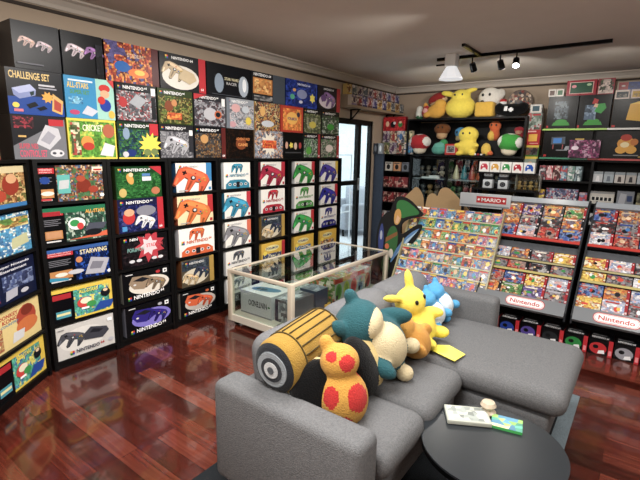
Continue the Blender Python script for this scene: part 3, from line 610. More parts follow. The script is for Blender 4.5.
pk = lambda F: (F.rect(0, 0, 1, 1, '#1c1c22'), F.pad(.3, .6, .16, '#c8a8a0'), F.pad(.66, .55, .16, '#b8a8b0'), F.rect(.05, .1, .6, .13, '#60606a'))
pk2 = lambda F: (F.rect(0, 0, 1, 1, '#141418'), F.pad(.34, .6, .22, '#c8b8c0'), F.pad(.78, .6, .22, '#9a70a8'), F.mosaic(.8, .1, .98, .8, 3, 8, ['#30303a', '#141418'], 82))
stad = lambda F: (F.mosaic(0, 0, 1, 1, 22, 14, ['#8a2a1c', '#c8501e', '#e8a03a', '#5a1c18', '#3a5a9a'], 83), F.ell(.3, .4, .14, .14, '#2a6ab0'), F.ell(.6, .28, .2, .12, '#e07a28'), F.ell(.62, .3, .1, .07, '#f0c040'), F.text('STADIUM', .4, .66, .1, '#d8b898', .3), F.rect(.86, 0, 1, 1, '#5a2428'))
gpad = lambda F: (F.rect(0, 0, 1, 1, '#242428'), F.rect(.84, 0, 1, 1, '#c22634'), F.ell(.44, .36, .4, .34, '#dcd6cc', n=20), F.pad(.3, .56, .22, '#bca888'), F.poly([(.36, .34), (.62, .2), (.78, .34), (.72, .52), (.5, .62)], '#c8b490'), F.logo(.14, .88, .03), F.text('NINTENDO 64', .24, .84, .08, '#f0f0f0', .46), F.text('64', .87, .06, .08, '#fff0f0'))
swr = lambda F: (F.rect(0, 0, 1, 1, '#16181e'), F.ell(.26, .4, .1, .3, '#8a9aac'), F.ell(.82, .4, .12, .34, '#a8b4c2'), F.ell(.84, .44, .05, .22, '#e8ecf0'), F.text('STAR WARS', .38, .52, .09, '#d8d0a8', .32), F.text('RACER', .42, .38, .09, '#b8b8b8', .24), F.rect(.1, .04, .9, .06, '#50545c'))
orn = lambda F: (F.rect(0, 0, 1, 1, '#26282c'), F.rect(.62, 0, 1, 1, '#4c545e'), F.rect(.04, .26, .6, .8, '#c8843a'), F.mosaic(.08, .3, .56, .76, 8, 6, ['#d89848', '#b86a2c', '#e8c078'], 84), F.text('NINTENDO 64', .06, .86, .1, '#f0f0f0', .5), F.mosaic(.06, .04, .6, .2, 6, 2, ['#8a8a8a', '#404448', '#a0a0a0'], 85))
pkb = lambda F: (F.mosaic(0, 0, 1, 1, 16, 10, ['#1c2f78', '#2a4298', '#14225a', '#2f50b0'], 86), F.text('NINTENDO 64', .36, .82, .08, '#e0e4f0', .4), F.ell(.5, .5, .16, .18, '#8a92b8'), F.star(.84, .4, .1, '#e8d83a', 6), F.ell(.2, .36, .07, .1, '#4aa88a'), F.ell(.46, .2, .06, .06, '#c8c8d8'), F.ell(.26, .62, .05, .06, '#d8a050'))
pur = lambda F: (F.rect(0, 0, 1, 1, '#221c24'), F.rect(.84, 0, 1, 1, '#b02c34'), F.ell(.42, .38, .36, .28, '#cfc4cc', n=18), F.pad(.5, .52, .26, '#8a6a9c'), F.ell(.24, .5, .12, .14, '#74548a'), F.text('NINTENDO 64', .24, .84, .08, '#e8e8e8', .44))
row(0, 1.944, .264, [
    (1.10, 1.37, pk, '#1c1c22', '#2a2a30', 'black box with two pale controllers at the corner end of the top row'),
    (1.37, 1.643, pk2, '#141418', '#1c1c22', 'black box with pale and violet controllers, second in the top row'),
    (1.643, 2.062, stad, '#7a2a1c', '#3a2420', 'fiery red and orange console box, top row above the second bookcase'),
    (2.062, 2.502, gpad, '#242428', '#242428', 'black box with gold controllers and a red side strip, top row'),
    (2.502, 3.019, swr, '#16181e', '#202228', 'wide black console box with white STAR WARS lettering, top row'),
    (3.019, 3.495, orn, '#26282c', '#30343a', 'grey console box with an orange picture panel, top row'),
    (3.495, 4.031, pkb, '#1c2f78', '#1c2a60', 'royal blue console box with small figures, top row'),
    (4.031, 4.484, pur, '#221c24', '#221c24', 'black box with purple controllers and red strip at the door end of the top row'),
])
# red stack on the corner unit
def cornertop(z, h, w, off, draw, base, side, label, dd=.2):
    x = cc[0] + cux * off - nx_ * .02; y = cc[1] + cuy * off - ny_ * .02
    return carton('game_box', w, h, dd, base, draw, (x, y, z), (0, 0, CU), label, 'game box', 'boxes on top of the angled corner bookcase', side)
cornertop(1.416, .26, .3, -.06, lambda F: (F.mosaic(0, 0, 1, 1, 14, 14, ['#c02030', '#a01828', '#c88a30', '#e0c8b0'], 91), F.rect(.8, .04, .97, .3, '#e84858'), F.text('Q', .85, .08, .16, '#ffffff')), '#b01c2a', '#8a1822', 'red box at the left edge on top of the angled corner bookcase')
cornertop(1.678, .26, .3, -.06, lambda F: (F.rect(0, 0, 1, 1, '#d8d8dc'), F.rect(.1, .1, .9, .3, '#a8a8b0')), '#d8d8dc', '#b8b8be', 'white box on the red box above the angled corner bookcase')

# ================================================================== BACK WALL: shelves
def shelf_unit(name, label, cat, loc, w, d, boards, posts, zt, color=BLK, z0=0, back=True, group=None):
    """open unit, front at loc.y facing -Y; posts = x offsets"""
    b = empty(name, loc, 0, label, cat, group)
    for x in posts:
        mb = MB(color); mb.box((x - .0125, 0, z0), (x + .0125, d, zt)); mb.build('side_panel', 'shelf', b)
    if back:
        mb = MB(color); mb.box((min(posts) + .0125, d - .012, z0 + .02), (max(posts) - .0125, d, zt - .03)); mb.build('back_panel', 'shelf', b)
    for z in boards:
        xs = sorted(posts)
        for a, c in zip(xs[:-1], xs[1:]):
            mb = MB(color); mb.box((a + .0125, 0, z - .022), (c - .0125, d - .012, z)); mb.build('shelf_board', 'shelf', b)
    return b
YB = 6.0
# narrow unit in the corner, blue grey panel beside it
mb = MB('#3a4454'); mb.box((-.16, 0, 0), (.0, .03, 1.47)); mb.build('side_board', 'shelf', loc=(-3.17, 5.83, 0), label='tall slate blue board beside the glass door', cat='board')
shelf_unit('shelving_unit', 'narrow black shelving unit in the back left corner', 'shelf', (-3.07, YB, 0), .5, .4, (.08, .4, .75, .98, 1.22, 1.47), (-.25, .25), 1.47)
# plush display box
shelf_unit('display_shelf', 'wide black box shelf full of soft toys on the back wall', 'shelf', (-2.1, YB, 0), 1.54, .42, (1.47, 1.965), (-.79, .79), 1.965, z0=1.44)
# glass fronted cabinets beneath
gcab = []
for i, (xa, xb, side) in enumerate(((-2.805, -2.28, 'left'), (-2.27, -1.80, 'middle'), (-1.79, -1.32, 'right'))):
    w = xb - xa
    b = empty('glass_cabinet', ((xa + xb) / 2, YB + .02, 0), 0, 'black glass-fronted cabinet under the soft toy shelf, the %s one of three' % side, 'cabinet', 'glass cabinets under the soft toy shelf')
    for q in (-1, 1):
        mb = MB(BLK); mb.box((q * (w / 2 - .01) - .01, 0, 0), (q * (w / 2 - .01) + .01, .38, 1.43)); mb.build('side_panel', 'shelf', b)
    mb = MB('#15161a'); mb.box((-w / 2 + .02, .37, 0), (w / 2 - .02, .38, 1.42)); mb.build('back_panel', 'shelf', b)
    for z in (.06, .5, .83, 1.14, 1.43):
        mb = MB(BLK if z != 1.14 else '#8a929a'); mb.box((-w / 2 + .02, .02, z - .016), (w / 2 - .02, .37, z)); mb.build('shelf_board', 'shelf', b)
    mb = MB('#ffffff'); mb.box((-w / 2 + .022, .004, .07), (w / 2 - .022, .009, 1.41)); dd = mb.build('door', 'glass', b)
    mb = MB('#b8b8bc'); mb.box((w / 2 - .05, -.015, .9), (w / 2 - .04, .004, 1.0)); mb.build('handle', 'metal', dd)
# figures in the cabinets: small generic statuettes
def figure(x, y, z, h, colr, base, label, group='statuettes in the glass cabinets', acc=None):
    mb = MB(base); mb.lathe([(.32 * h, 0), (.34 * h, .03 * h), (.3 * h, .06 * h)], n=12)
    mb.color(colr)
    mb.ell((0, 0, .36 * h), (.16 * h, .11 * h, .2 * h), colr, nu=10, nv=7)
    for q in (-1, 1):
        mb.cyl((q * .09 * h, 0, .06 * h), (q * .07 * h, 0, .3 * h), .05 * h, .06 * h, 8, acc or colr)
        mb.cyl((q * .14 * h, 0, .46 * h), (q * .25 * h, -.05 * h, .3 * h), .05 * h, .04 * h, 8, colr)
    mb.ell((0, 0, .68 * h), (.15 * h, .14 * h, .15 * h), acc or '#d8b898', nu=10, nv=7)
    mb.ell((0, .02 * h, .75 * h), (.17 * h, .16 * h, .12 * h), colr, nu=10, nv=7)
    return mb.build('statuette', 'plastic', loc=(x, y, z), label=label, cat='figurine', group=group)
def cone(x, y, z, h, colr, label, group):
    mb = MB(colr); mb.lathe([(.2 * h, 0), (.24 * h, .1 * h), (.2 * h, .35 * h), (.1 * h, .75 * h), (.05 * h, .95 * h), (.02 * h, h)], n=12)
    mb.color(colr); mb.ell((0, -.1 * h, .3 * h), (.13 * h, .1 * h, .16 * h), colr, nu=8, nv=6)
    return mb.build('robed_figurine', 'plastic', loc=(x, y, z), label=label, cat='figurine', group=group)
for x, c, nm in ((-2.17, '#c8bfa0', 'cream'), (-2.06, '#1f8090', 'teal'), (-1.95, '#a83a3a', 'dusty red'), (-1.84, '#d8642a', 'orange')):
    cone(x - .01, YB + .14, 1.14, .2, c, 'small %s robed figurine on the upper shelf, middle glass cabinet' % nm, 'robed figurines in the middle glass cabinet')
for x, c, nm in ((-2.20, '#2a6a3a', 'green'), (-2.11, '#1c4a30', 'dark green'), (-2.02, '#7a2030', 'maroon'), (-1.93, '#c0502a', 'rust'), (-1.845, '#2a3050', 'navy')):
    figure(x, YB + .13, .83, .24, c, '#18181c', 'small %s figurine on the lower shelf, middle glass cabinet' % nm, acc=c)
for x, c, nm in ((-2.72, '#50545c', 'slate'), (-2.62, '#686058', 'taupe'), (-2.52, '#404850', 'charcoal'), (-2.41, '#b8a898', 'beige'), (-2.33, '#c8b8a8', 'pale')):
    figure(x, YB + .2, 1.14, .2, c, '#18181c', 'small %s figurine on the upper shelf, left glass cabinet' % nm, acc='#8a8078')
for x, c, nm in ((-2.68, '#4a5058', 'grey'), (-2.57, '#8a6a3a', 'bronze'), (-2.46, '#5a4a3a', 'brown'), (-2.35, '#3a3a40', 'black')):
    figure(x, YB + .18, .83, .25, c, '#18181c', 'small %s statuette on the lower shelf, left glass cabinet' % nm, acc=c)
mb = MB('#e4e6ea'); mb.box((-.13, 0, 0), (.13, .05, .018)); mb.box((-.02, .0, .018), (.12, .05, .04)); mb.build('white_model', 'plastic', loc=(-2.52, YB + .04, 1.14), label='small white model lying on the upper shelf, left glass cabinet', cat='model')
# two grey robots / speakers, controller boxes, case of gold things
for k, x in enumerate((-1.68, -1.49)):
    t = empty('toy_robot', (x, YB - .08, 1.06), 0, 'white toy robot with a round black dial, the %s one' % ('left' if k == 0 else 'right'), 'toy', 'white toy robots')
    mb = MB('#c9ced2'); mb.box((-.06, 0, 0), (.06, .1, .11), bevel=.006); f = Face(mb, (-.055, -.0005, .005), (1, 0, 0), (0, 0, 1), .11, .1)
    f.ell(.5, .5, .32, .32, '#1a1c20'); f.ell(.5, .5, .2, .2, '#5a6068'); f.ell(.5, .5, .1, .1, '#1a1c20'); mb.build('body', 'plastic', t)
    mb = MB('#22242a'); mb.box((-.05, .02, .11), (.05, .08, .15)); mb.build('neck', 'plastic', t)
    mb = MB('#d8dcde'); mb.box((-.055, 0, .15), (.055, .09, .2), bevel=.015); f = Face(mb, (-.05, -.0005, .155), (1, 0, 0), (0, 0, 1), .1, .04)
    f.ell(.3, .5, .1, .1, '#33363c'); f.ell(.7, .5, .1, .1, '#33363c'); mb.build('head', 'plastic', t)
# ledge they stand on: a low display table in front of the cabinets
shelf_unit('display_stand', 'low black stand in front of the glass cabinets', 'stand', (-1.44, YB - .16, 0), .8, .17, (.35, .7, 1.06), (-.4, .36), 1.06, back=False)
sb = empty('wall_ledge', (-1.46, YB - .12, 1.27), 0, 'thin dark ledge carrying five small controller boxes', 'shelf')
mb = MB('#1b1c20'); mb.box((-.36, 0, -.02), (.36, .12, 0)); mb.build('board', 'shelf', sb)
mb = MB('#1b1c20'); mb.box((-.36, .1, -.06), (.36, .12, -.02)); mb.build('bracket', 'shelf', sb)
for k, (c, nm) in enumerate((('#d03a50', 'pink'), ('#e0a820', 'yellow'), ('#2fa050', 'green'), ('#c02840', 'red'), ('#2060c0', 'blue'))):
    def dr(F, c=c):
        F.rect(0, 0, 1, 1, '#eceae6'); F.poly([(.15, .2), (.14, .55), (.3, .8), (.7, .8), (.86, .55), (.85, .2), (.7, .24), (.62, .4), (.38, .4), (.3, .24)], c); F.ell(.35, .6, .08, .08, '#fafafa', n=8)
    carton('controller_box', .125, .13, .08, '#eceae6', dr, (-1.73 + .135 * k, YB - .11, 1.27), (0, 0, 0), 'small white box with a %s gamepad picture on the thin ledge' % nm, 'game box', 'small gamepad boxes on the ledge')
t = empty('display_box', (-1.19, YB - .12, 1.06), 0, 'clear display box with gold ornaments beside the toy robots', 'display case')
mb = MB('#ffffff'); mb.box((-.14, .0, .0), (.14, .003, .19)); mb.box((-.14, .1, .0), (.14, .103, .19)); mb.box((-.14, 0, .19), (.14, .103, .193)); mb.build('clear_cover', 'glass', t)
mb = MB('#b8b8b0'); mb.box((-.14, 0, 0), (-.134, .1, .19)); mb.box((.134, 0, 0), (.14, .1, .19)); mb.build('frame', 'plastic', t)
for k in range(4):
    figure(-1.29 + .065 * k, YB - .07, 1.063, .13, ['#a8823c', '#8a6a34', '#c09a50', '#7a5c30'][k], '#3a2c18', ['pale gold', 'bronze', 'bright gold', 'dark gold'][k] + ' ornament inside the clear display box', 'gold ornaments in the clear display box', acc='#b89048')

# things on the narrow unit
UG = 'small boxes on the narrow corner shelving unit'
for k, (c, nm) in enumerate((('#d8d4cc', 'white'), ('#d8a070', 'tan'), ('#787c84', 'grey'))):
    carton('game_box', .11, .13, .04, c, lambda F, c=c: (F.rect(.06, .06, .94, .94, c), F.ell(.5, .45, .28, .3, '#2c2c30'), F.rect(.1, .8, .9, .92, '#5a5a60')), (-3.19 + .14 * k, YB + .03, 1.22), (0, 0, 0), 'small %s boxed game on the corner unit shelf below the boxed figures' % nm, 'game box', UG)
for r, z in enumerate((.98, .75)):
    for k in range(4):
        carton('game_box', .10, .15, .06, '#7a1c28', lambda F, k=k, r=r: (F.mosaic(0, 0, 1, 1, 6, 8, ['#8a1c2c', '#b02a3a', '#d8b0a0', '#401018'], 100 + k + 10 * r)), (-3.24 + .11 * k, YB + .03, z), (0, 0, 0), 'dark red boxed game, %s from the left on the %s shelf of the corner unit' % (ORD[k], ['third', 'fourth'][r]), 'game box', UG)
for k in range(4):
    carton('game_box', .09, .2, .06, '#c8c4c0', lambda F, k=k: F.mosaic(0, 0, 1, 1, 5, 8, [['#d8d4d0', '#c03838', '#e8e8e8'], ['#3a5a8a', '#c8d0d8'], ['#a82838', '#e8d8d0'], ['#586068', '#b0b8c0']][k], 120 + k), (-3.24 + .11 * k, YB + .03, .4), (0, 0, 0), 'boxed toy with %s front, low on the corner unit' % ['white and red', 'blue', 'red', 'grey'][k], 'toy box', UG)
# boxed figures in a 4 by 2 block on the corner unit, red box above
for r in range(2):
    for k in range(4):
        cs = [['#cdbfa0', '#7a6a4a', '#e0d4a8', '#5a7a4a'], ['#d4ccc0', '#6a4a6a', '#b8a8c0', '#40384a'], ['#d8caa8', '#a83a3a', '#e8dcb8', '#3a3a40'], ['#d8d4cc', '#4a7ab0', '#e8c8b0', '#2c3c5a']][(k + r) % 4]
        carton('figure_box', .118, .165, .07, cs[0], lambda F, cs=cs, k=k, r=r: (F.mosaic(0, 0, 1, 1, 7, 9, cs, 130 + k + 7 * r, 1.8), F.ell(.5, .5, .2, .3, cs[1])), (-3.245 + .12 * k, YB + .02 - (.0 if r else .0), 1.47 + .167 * r), (0, 0, 0),
               'cream boxed figure, %s from left, %s row, atop the corner shelving unit' % (ORD[k], ['lower', 'upper'][r]), 'figure box', 'boxed figures on the corner unit')
carton('figure_set_box', .36, .2, .08, '#b81c28', lambda F: (F.mosaic(0, 0, 1, 1, 14, 8, ['#b81c28', '#d82c34', '#a01420'], 150), F.ell(.2, .5, .08, .2, '#e8c8a8'), F.ell(.45, .45, .12, .22, '#26262c'), F.ell(.52, .55, .06, .1, '#e8e8ec'), F.ell(.78, .45, .1, .2, '#3a8a48'), F.ell(.78, .6, .06, .08, '#e8c8a8')),
       (-3.125, YB + .02, 1.805), (0, 0, 0), 'bright red boxed figure set on the boxed figures in the corner', 'figure box', side='#8a1420')
for k, c in enumerate(('#2c2e34', '#8a8c90')):
    carton('figure_box', .07, .15, .05, c, lambda F, c=c: (F.rect(.08, .08, .92, .9, c), F.ell(.5, .5, .25, .3, ['#6a6a70', '#d8d8d8'][k])), (-3.29 + .08 * k, 5.79, 1.47), (0, 0, 0), 'small %s boxed figure on top of the slate blue board' % ['black', 'grey'][k], 'figure box')

# wall shelf with two tiers of boxed figures (left wall, by the corner)
ws = empty('wall_shelf', (-3.34, 5.66, 2.08), math.pi / 2, 'pale timber wall shelf with two tiers of boxed figures', 'shelf')
mb = MB('#a08c74'); mb.box((-.75, -.19, -.03), (.75, 0, 0)); mb.build('board', 'board', ws)
mb = MB('#a08c74'); mb.box((-.75, -.1, .0), (.75, 0, .135)); mb.build('riser', 'board', ws)
for q in (-.5, .5):
    mb = MB('#1c1c1e'); mb.box((q - .01, -.16, -.045), (q + .01, 0, -.03)); mb.box((q - .01, -.02, -.17), (q + .01, 0, -.03)); mb.prism([(-.15, -.04), (-.135, -.04), (-.01, -.16), (-.02, -.17)], 0, q - .008, q + .008); mb.build('bracket', 'metal', ws)
FP = [['#c8b8a8', '#5a4858', '#d8ccc0', '#8a7a9a'], ['#d0b060', '#8a5a2a', '#e8e0c8', '#c8a040'], ['#c8a8a0', '#a84040', '#e8e0d8', '#704038'], ['#b8b4b0', '#707880', '#e0dcd8', '#4a5058'], ['#c0b8d0', '#585090', '#d8d8e0', '#3a386a']]
for r in range(2):
    for k in range(11):
        pal = FP[(k * 2 + r + (k // 3)) % 5]; nm = ['mauve', 'gold', 'red', 'grey', 'violet'][(k * 2 + r + (k // 3)) % 5]
        carton('figure_box', .125, .13, .06, pal[0], lambda F, pal=pal, k=k, r=r: (F.mosaic(0, 0, 1, 1, 6, 7, pal, 160 + k + 20 * r, 1.7), F.ell(.5, .52, .22, .26, pal[1]), F.rect(0, 0, 1, .2, pal[3])),
               (-3.34 + (.165 if r == 0 else .085), 4.985 + .135 * k, 2.08 + .137 * r), (0, 0, math.pi / 2),
               '%s boxed figure, %s from left in the %s tier of the wall shelf' % (nm, ORD[k], ['front', 'rear'][r]), 'figure box', 'boxed figures on the pale wall shelf')

# ---- right hand shelf unit
shelf_unit('shelving_unit', 'large black shelving unit behind the grey game racks', 'shelf', (-.55, YB, 0), 1.2, .42, (.1, .4, .7, .95, 1.2, 1.45), (-.58, .01, .56), 1.45)
shelf_unit('shelving_unit', 'dark shelving unit with green and red boxes at the right edge', 'shelf', (.55, YB, 0), .8, .42, (.1, .5, .9, 1.2, 1.5, 1.8), (-.38, .38), 2.1)
for k in range(6):
    z = [1.2, 1.5, 1.2, 1.5, .9, .9][k]; x = [.30, .30, .54, .54, .30, .54][k]
    carton('game_box', .2, .2, .08, '#2a4a30', lambda F, k=k: F.mosaic(0, 0, 1, 1, 8, 8, [['#24482c', '#3a6a3a', '#8a6a3a'], ['#3a5a3a', '#5a3a24', '#a87a4a'], ['#8a1c24', '#b02c34', '#3a1418']][k % 3], 200 + k), (x, YB + .03, z), (0, 0, 0),
           'dark %s box, right edge shelving unit, %s' % (['green', 'olive', 'red'][k % 3], ['shelf two, left', 'shelf three, left', 'shelf two, right', 'shelf three, right', 'lowest left', 'lowest right'][k]), 'game box', 'boxes on the right edge shelving unit')
# tier ledge with green and white strip
lg = empty('display_riser', (-.55, YB - .02, 1.45), 0, 'black riser with a green and white front edge on the large shelving unit', 'shelf')
mb = MB(BLK); mb.box((-.55, .1, 0), (.66, .40, .335)); mb.build('riser_box', 'shelf', lg)
mb = MB(BLK); mb.box((-.56, -.0, .335), (.67, .40, .355), '#d8d8d4'); mb.color('#9ac83a'); mb.box((-.56, -.003, .335), (.1, 0, .355)); mb.build('top_board', 'plastic', lg)
mb = MB('#2a5a50'); mb.box((-.56, -.003, 0), (-.05, .1, .02), '#2f8a6a'); mb.box((-.05, -.003, 0), (.45, .1, .02), '#c02c2c'); mb.build('edge_strip', 'plastic', lg)
def lego(F, deco, sheen=True):
    F.mosaic(0, 0, 1, 1, 12, 12, ['#08090b', '#0c0d10', '#101216'], 210, 4)
    if sheen: F.mosaic(.15, .3, .75, .92, 8, 8, ['#0c0e12', '#1c2026', '#12151a'], 211, 4)
    F.rect(.02, .03, .08, .1, '#c02c2c'); deco(F)
lb = 'large black building set boxes'
dg = lambda F: (F.poly([(.2, .1), (.8, .1), (.74, .2), (.26, .2)], '#3a9a3a'), F.ell(.5, .22, .2, .07, '#3a9a3a'), F.mosaic(.24, .3, .7, .84, 6, 7, ['#3a444e', '#5a6a76', '#20262c', '#76868e'], 212))
dg2 = lambda F: (F.poly([(.2, .1), (.8, .1), (.74, .2), (.26, .2)], '#3a9a3a'), F.ell(.5, .22, .2, .07, '#3a9a3a'), F.mosaic(.2, .26, .56, .7, 5, 5, ['#5a7088', '#8aa0b8', '#3a4a58'], 213), F.poly([(.5, .5), (.72, .44), (.86, .6), (.8, .74), (.6, .72)], '#3aa04a'), F.poly([(.4, .74), (.56, .72), (.6, .84), (.46, .9)], '#b83a3a'), F.poly([(.46, .64), (.58, .62), (.6, .72), (.5, .74)], '#d8b898'))
cube = lambda F: (F.poly([(.26, .28), (.62, .2), (.62, .78), (.3, .82)], '#e0b01c'), F.poly([(.62, .2), (.76, .32), (.74, .84), (.62, .78)], '#8a6c50'), F.poly([(.3, .82), (.62, .78), (.74, .84), (.46, .9)], '#f0cc4a'), F.rect(.9, .86, 1, .9, '#b8a060'))
carton('building_set_box', .315, .37, .09, '#14161a', lambda F: lego(F, dg), (-.925, YB + .01, 1.805), (0, 0, 0), 'large black box with pale figures on a green base, left of three', 'toy box', lb, side='#101216')
carton('building_set_box', .315, .37, .09, '#14161a', lambda F: lego(F, dg2), (-.60, YB + .01, 1.805), (0, 0, 0), 'large black box with a green and red figure on a green base, middle of three', 'toy box', lb, side='#101216')
carton('building_set_box', .52, .31, .09, '#14161a', lambda F: lego(F, cube), (-.165, YB + .01, 1.805), (0, 0, 0), 'large black box picturing a yellow cube', 'toy box', lb, side='#101216')
tv = lambda F: (F.poly([(.16, .5), (.46, .52), (.45, .8), (.16, .78)], '#5a6470'), F.poly([(.2, .55), (.38, .56), (.38, .75), (.2, .74)], '#4a8ad0'), F.rect(.2, .32, .22, .5, '#a85a5a'), F.rect(.4, .32, .42, .5, '#a85a5a'), F.poly([(.45, .3), (.6, .3), (.62, .44), (.48, .44)], '#a8acb4'), F.rect(.28, .26, .52, .3, '#8a8e94'), F.rect(.66, .68, .84, .73, '#c8a848'))
bow = lambda F: (F.ell(.56, .55, .16, .22, '#d89a2a'), F.ell(.55, .76, .1, .12, '#b83a24'), F.ell(.48, .32, .1, .14, '#e0a82c'), F.ell(.66, .32, .1, .14, '#e0a82c'), F.ell(.54, .5, .08, .1, '#e8d8a8'), F.ell(.7, .6, .07, .12, '#c87a24'), F.rect(.36, .1, .8, .14, '#8a8a8a'), F.rect(.8, .04, .92, .1, '#a88a40'))
carton('building_set_box', .5, .30, .08, '#14161a', lambda F: lego(F, tv), (-.83, YB - .005, 1.472), (0, 0, 0), 'large black box picturing a small television set', 'toy box', lb, side='#101216')
carton('building_set_box', .52, .30, .08, '#14161a', lambda F: lego(F, bow), (-.285, YB - .005, 1.472), (0, 0, 0), 'large black box with a bulky orange and red model', 'toy box', lb, side='#101216')
carton('game_box', .31, .2, .05, '#3a2034', lambda F: (F.mosaic(0, 0, 1, 1, 16, 10, ['#2c1c30', '#6a3058', '#a84a80', '#4a2440', '#c8a0b8'], 220), F.ell(.2, .55, .12, .12, '#e0d0dc')), (-.64, YB - .075, 1.472), (0, 0, 0), 'glossy plum coloured box leaning in front of two large black boxes', 'game box')
# on top: boxed handhelds and framed picture
for k, (x, c) in enumerate(((-1.06, '#6a5048'), (-.975, '#3a7048'))):
    carton('handheld_box', .08, .085, .06, '#cfcac4', lambda F, c=c: (F.rect(.05, .05, .95, .95, '#dcd6d0'), F.rect(.18, .18, .82, .82, c)), (x, YB + .04, 2.178), (0, 0, 0), 'small white boxed handheld with a %s screen, above the large black boxes' % ['brown', 'green'][k], 'game box', 'boxed handhelds above the large black boxes')
t = carton('game_box', .30, .17, .06, '#a01c34', lambda F: (F.rect(.0, .0, 1, 1, '#a01c34'), F.rect(.1, .12, .9, .88, '#d8b0a8'), F.rect(.13, .16, .87, .84, '#2a5a44'), F.ell(.25, .6, .08, .1, '#d89098'), F.ell(.75, .68, .08, .08, '#a8c8a0')), (-.76, YB + .03, 2.176), (0, 0, 0), 'crimson bordered box with a green picture on top of the black boxes', 'game box', side='#701424')
carton('game_box', .16, .17, .06, '#a01c34', lambda F: (F.mosaic(.05, .05, .95, .95, 8, 8, ['#8a2438', '#3a6a48', '#2a3a34', '#d8c8c0'], 231)), (-.52, YB + .03, 2.176), (0, 0, 0), 'narrow crimson and green box on top of the black boxes', 'game box', side='#701424')
for k, (c, nm) in enumerate((('#28343c', 'black'), ('#c8a428', 'yellow'), ('#a82430', 'red'))):
    carton('handheld_box', .135, .095, .05, '#d8d0c8', lambda F, c=c: (F.rect(0, 0, 1, 1, '#d8c8c0'), F.rect(.1, .14, .9, .8, c), F.mosaic(.2, .2, .8, .55, 5, 3, [c, '#8a8478', c], 233)), (-.355 + .145 * k, YB + .02, 2.116), (0, 0, 0), 'small boxed handheld with a %s picture, on the yellow cube box' % nm, 'game box', 'boxed handhelds on the yellow cube box')
mb = MB('#c8b49a'); mb.box((-.3, 0, 0), (.36, .015, .32)); f = Face(mb, (-.3, 0, 0), (1, 0, 0), (0, 0, 1), .66, .32)
f.rect(.02, .02, .98, .98, '#22408c'); f.mosaic(.02, .4, .98, .98, 14, 6, ['#1c3680', '#2848a0', '#2040a0'], 234, 3); f.poly([(.02, .3), (.1, .5), (.2, .62), (.32, .5), (.42, .38), (.5, .3)], '#b8c8d8'); f.poly([(.02, .02), (.98, .02), (.98, .4), (.7, .28), (.5, .34), (.02, .3)], '#8aa8c8'); f.poly([(.72, .3), (.86, .44), (.98, .4), (.98, .3)], '#d8b8b0'); f.rect(.02, .72, .16, .98, '#c02c34'); f.ell(.09, .85, .03, .03, '#f0e0e0')
mb.build('poster_panel', 'paper', loc=(-.14, 6.42, 2.03), label='blue sky poster panel with clouds and a red corner at the back right wall', cat='poster')
# column of boxed toys between toy shelf and black boxes
ct = shelf_unit('display_shelf', 'narrow black shelf column carrying a stack of boxed toys', 'shelf', (-1.225, YB + .1, 0), .2, .3, (.7, 1.28), (-.09, .09), 1.28)
cols = [(.15, .16, '#a8bcb0', lambda F: (F.rect(0, 0, 1, 1, '#9aa89c'), F.ell(.5, .6, .2, .2, '#e8b890'), F.ell(.5, .3, .22, .18, '#8ac83a'), F.rect(.0, .0, 1, .1, '#c8c8b8')), 'clear pack with a small green toy, lowest of the boxed toy stack'),
        (.165, .17, '#3a8a3c', lambda F: (F.rect(0, 0, 1, 1, '#4a7a34'), F.mosaic(.06, .3, .94, .84, 7, 5, ['#2a2c30', '#5a5e60', '#8a5a4a'], 241), F.rect(0, .84, 1, 1, '#d8c020'), F.rect(0, 0, 1, .18, '#d8c030')), 'green and yellow boxed toy, second lowest of the stack'),
        (.165, .19, '#b81c28', lambda F: (F.rect(0, 0, 1, 1, '#b81c28'), F.poly([(.2, .24), (.8, .26), (.8, .72), (.2, .7)], '#e8b428'), F.rect(.1, .84, .7, .92, '#e8c0b8'), F.rect(.3, .1, .9, .14, '#e8c0b8')), 'red boxed toy with a yellow square, third in the stack'),
        (.16, .2, '#a8a8a8', lambda F: (F.mosaic(0, 0, 1, 1, 8, 8, ['#5a7a6a', '#a8b8b0', '#b84a4a', '#d8d0d0', '#3a5a4a'], 242), F.rect(.3, .84, .9, .94, '#b82c38')), 'grey green boxed toy with red lettering, near the top of the stack'),
        (.13, .10, '#c8c8c8', lambda F: (F.rect(.06, .06, .94, .94, '#d8d4cc'), F.rect(.2, .2, .8, .82, '#41606e')), 'small white boxed handheld on the very top of the boxed toy stack')]
z = 1.282
for w, h, c, dr, lab in cols:
    carton('toy_box', w, h, .12, c, dr, (-1.235, YB + .02 + .1, z), (0, 0, 0), lab, 'toy box', 'stack of boxed toys beside the soft toy shelf'); z += h + .001

# contents of the large shelving unit
SH = 'boxed games on the large shelving unit'
for k in range(6):
    pal = [['#d8d8dc', '#3a3a40', '#a83040'], ['#8a2438', '#c84a5a', '#e8d0d0'], ['#a83048', '#e0c8c0', '#402028'], ['#d0e0e8', '#4a90b0', '#c83838'], ['#c8d0d0', '#68a090', '#e8e8e8'], ['#a0b8c0', '#486068', '#d8e0e0']][k]
    carton('game_box', .07, .17, .1, pal[0], lambda F, pal=pal, k=k: F.mosaic(0, 0, 1, 1, 5, 8, pal, 250 + k, 1.6), (-1.065 + .078 * k, YB + .03, 1.2), (0, 0, 0), 'upright boxed game, %s from the left on the upper left shelf of the large unit' % ORD[k], 'game box', SH)
carton('game_box', .34, .15, .06, '#6a7a98', lambda F: (F.mosaic(0, 0, 1, 1, 16, 7, ['#4a5a80', '#8a98b8', '#b84a58', '#d0d4dc', '#30406a'], 260),), (-.82, YB + .0, .95), (0, 0, 0), 'wide clear blue and red boxed set on the middle left shelf of the large unit', 'game box')
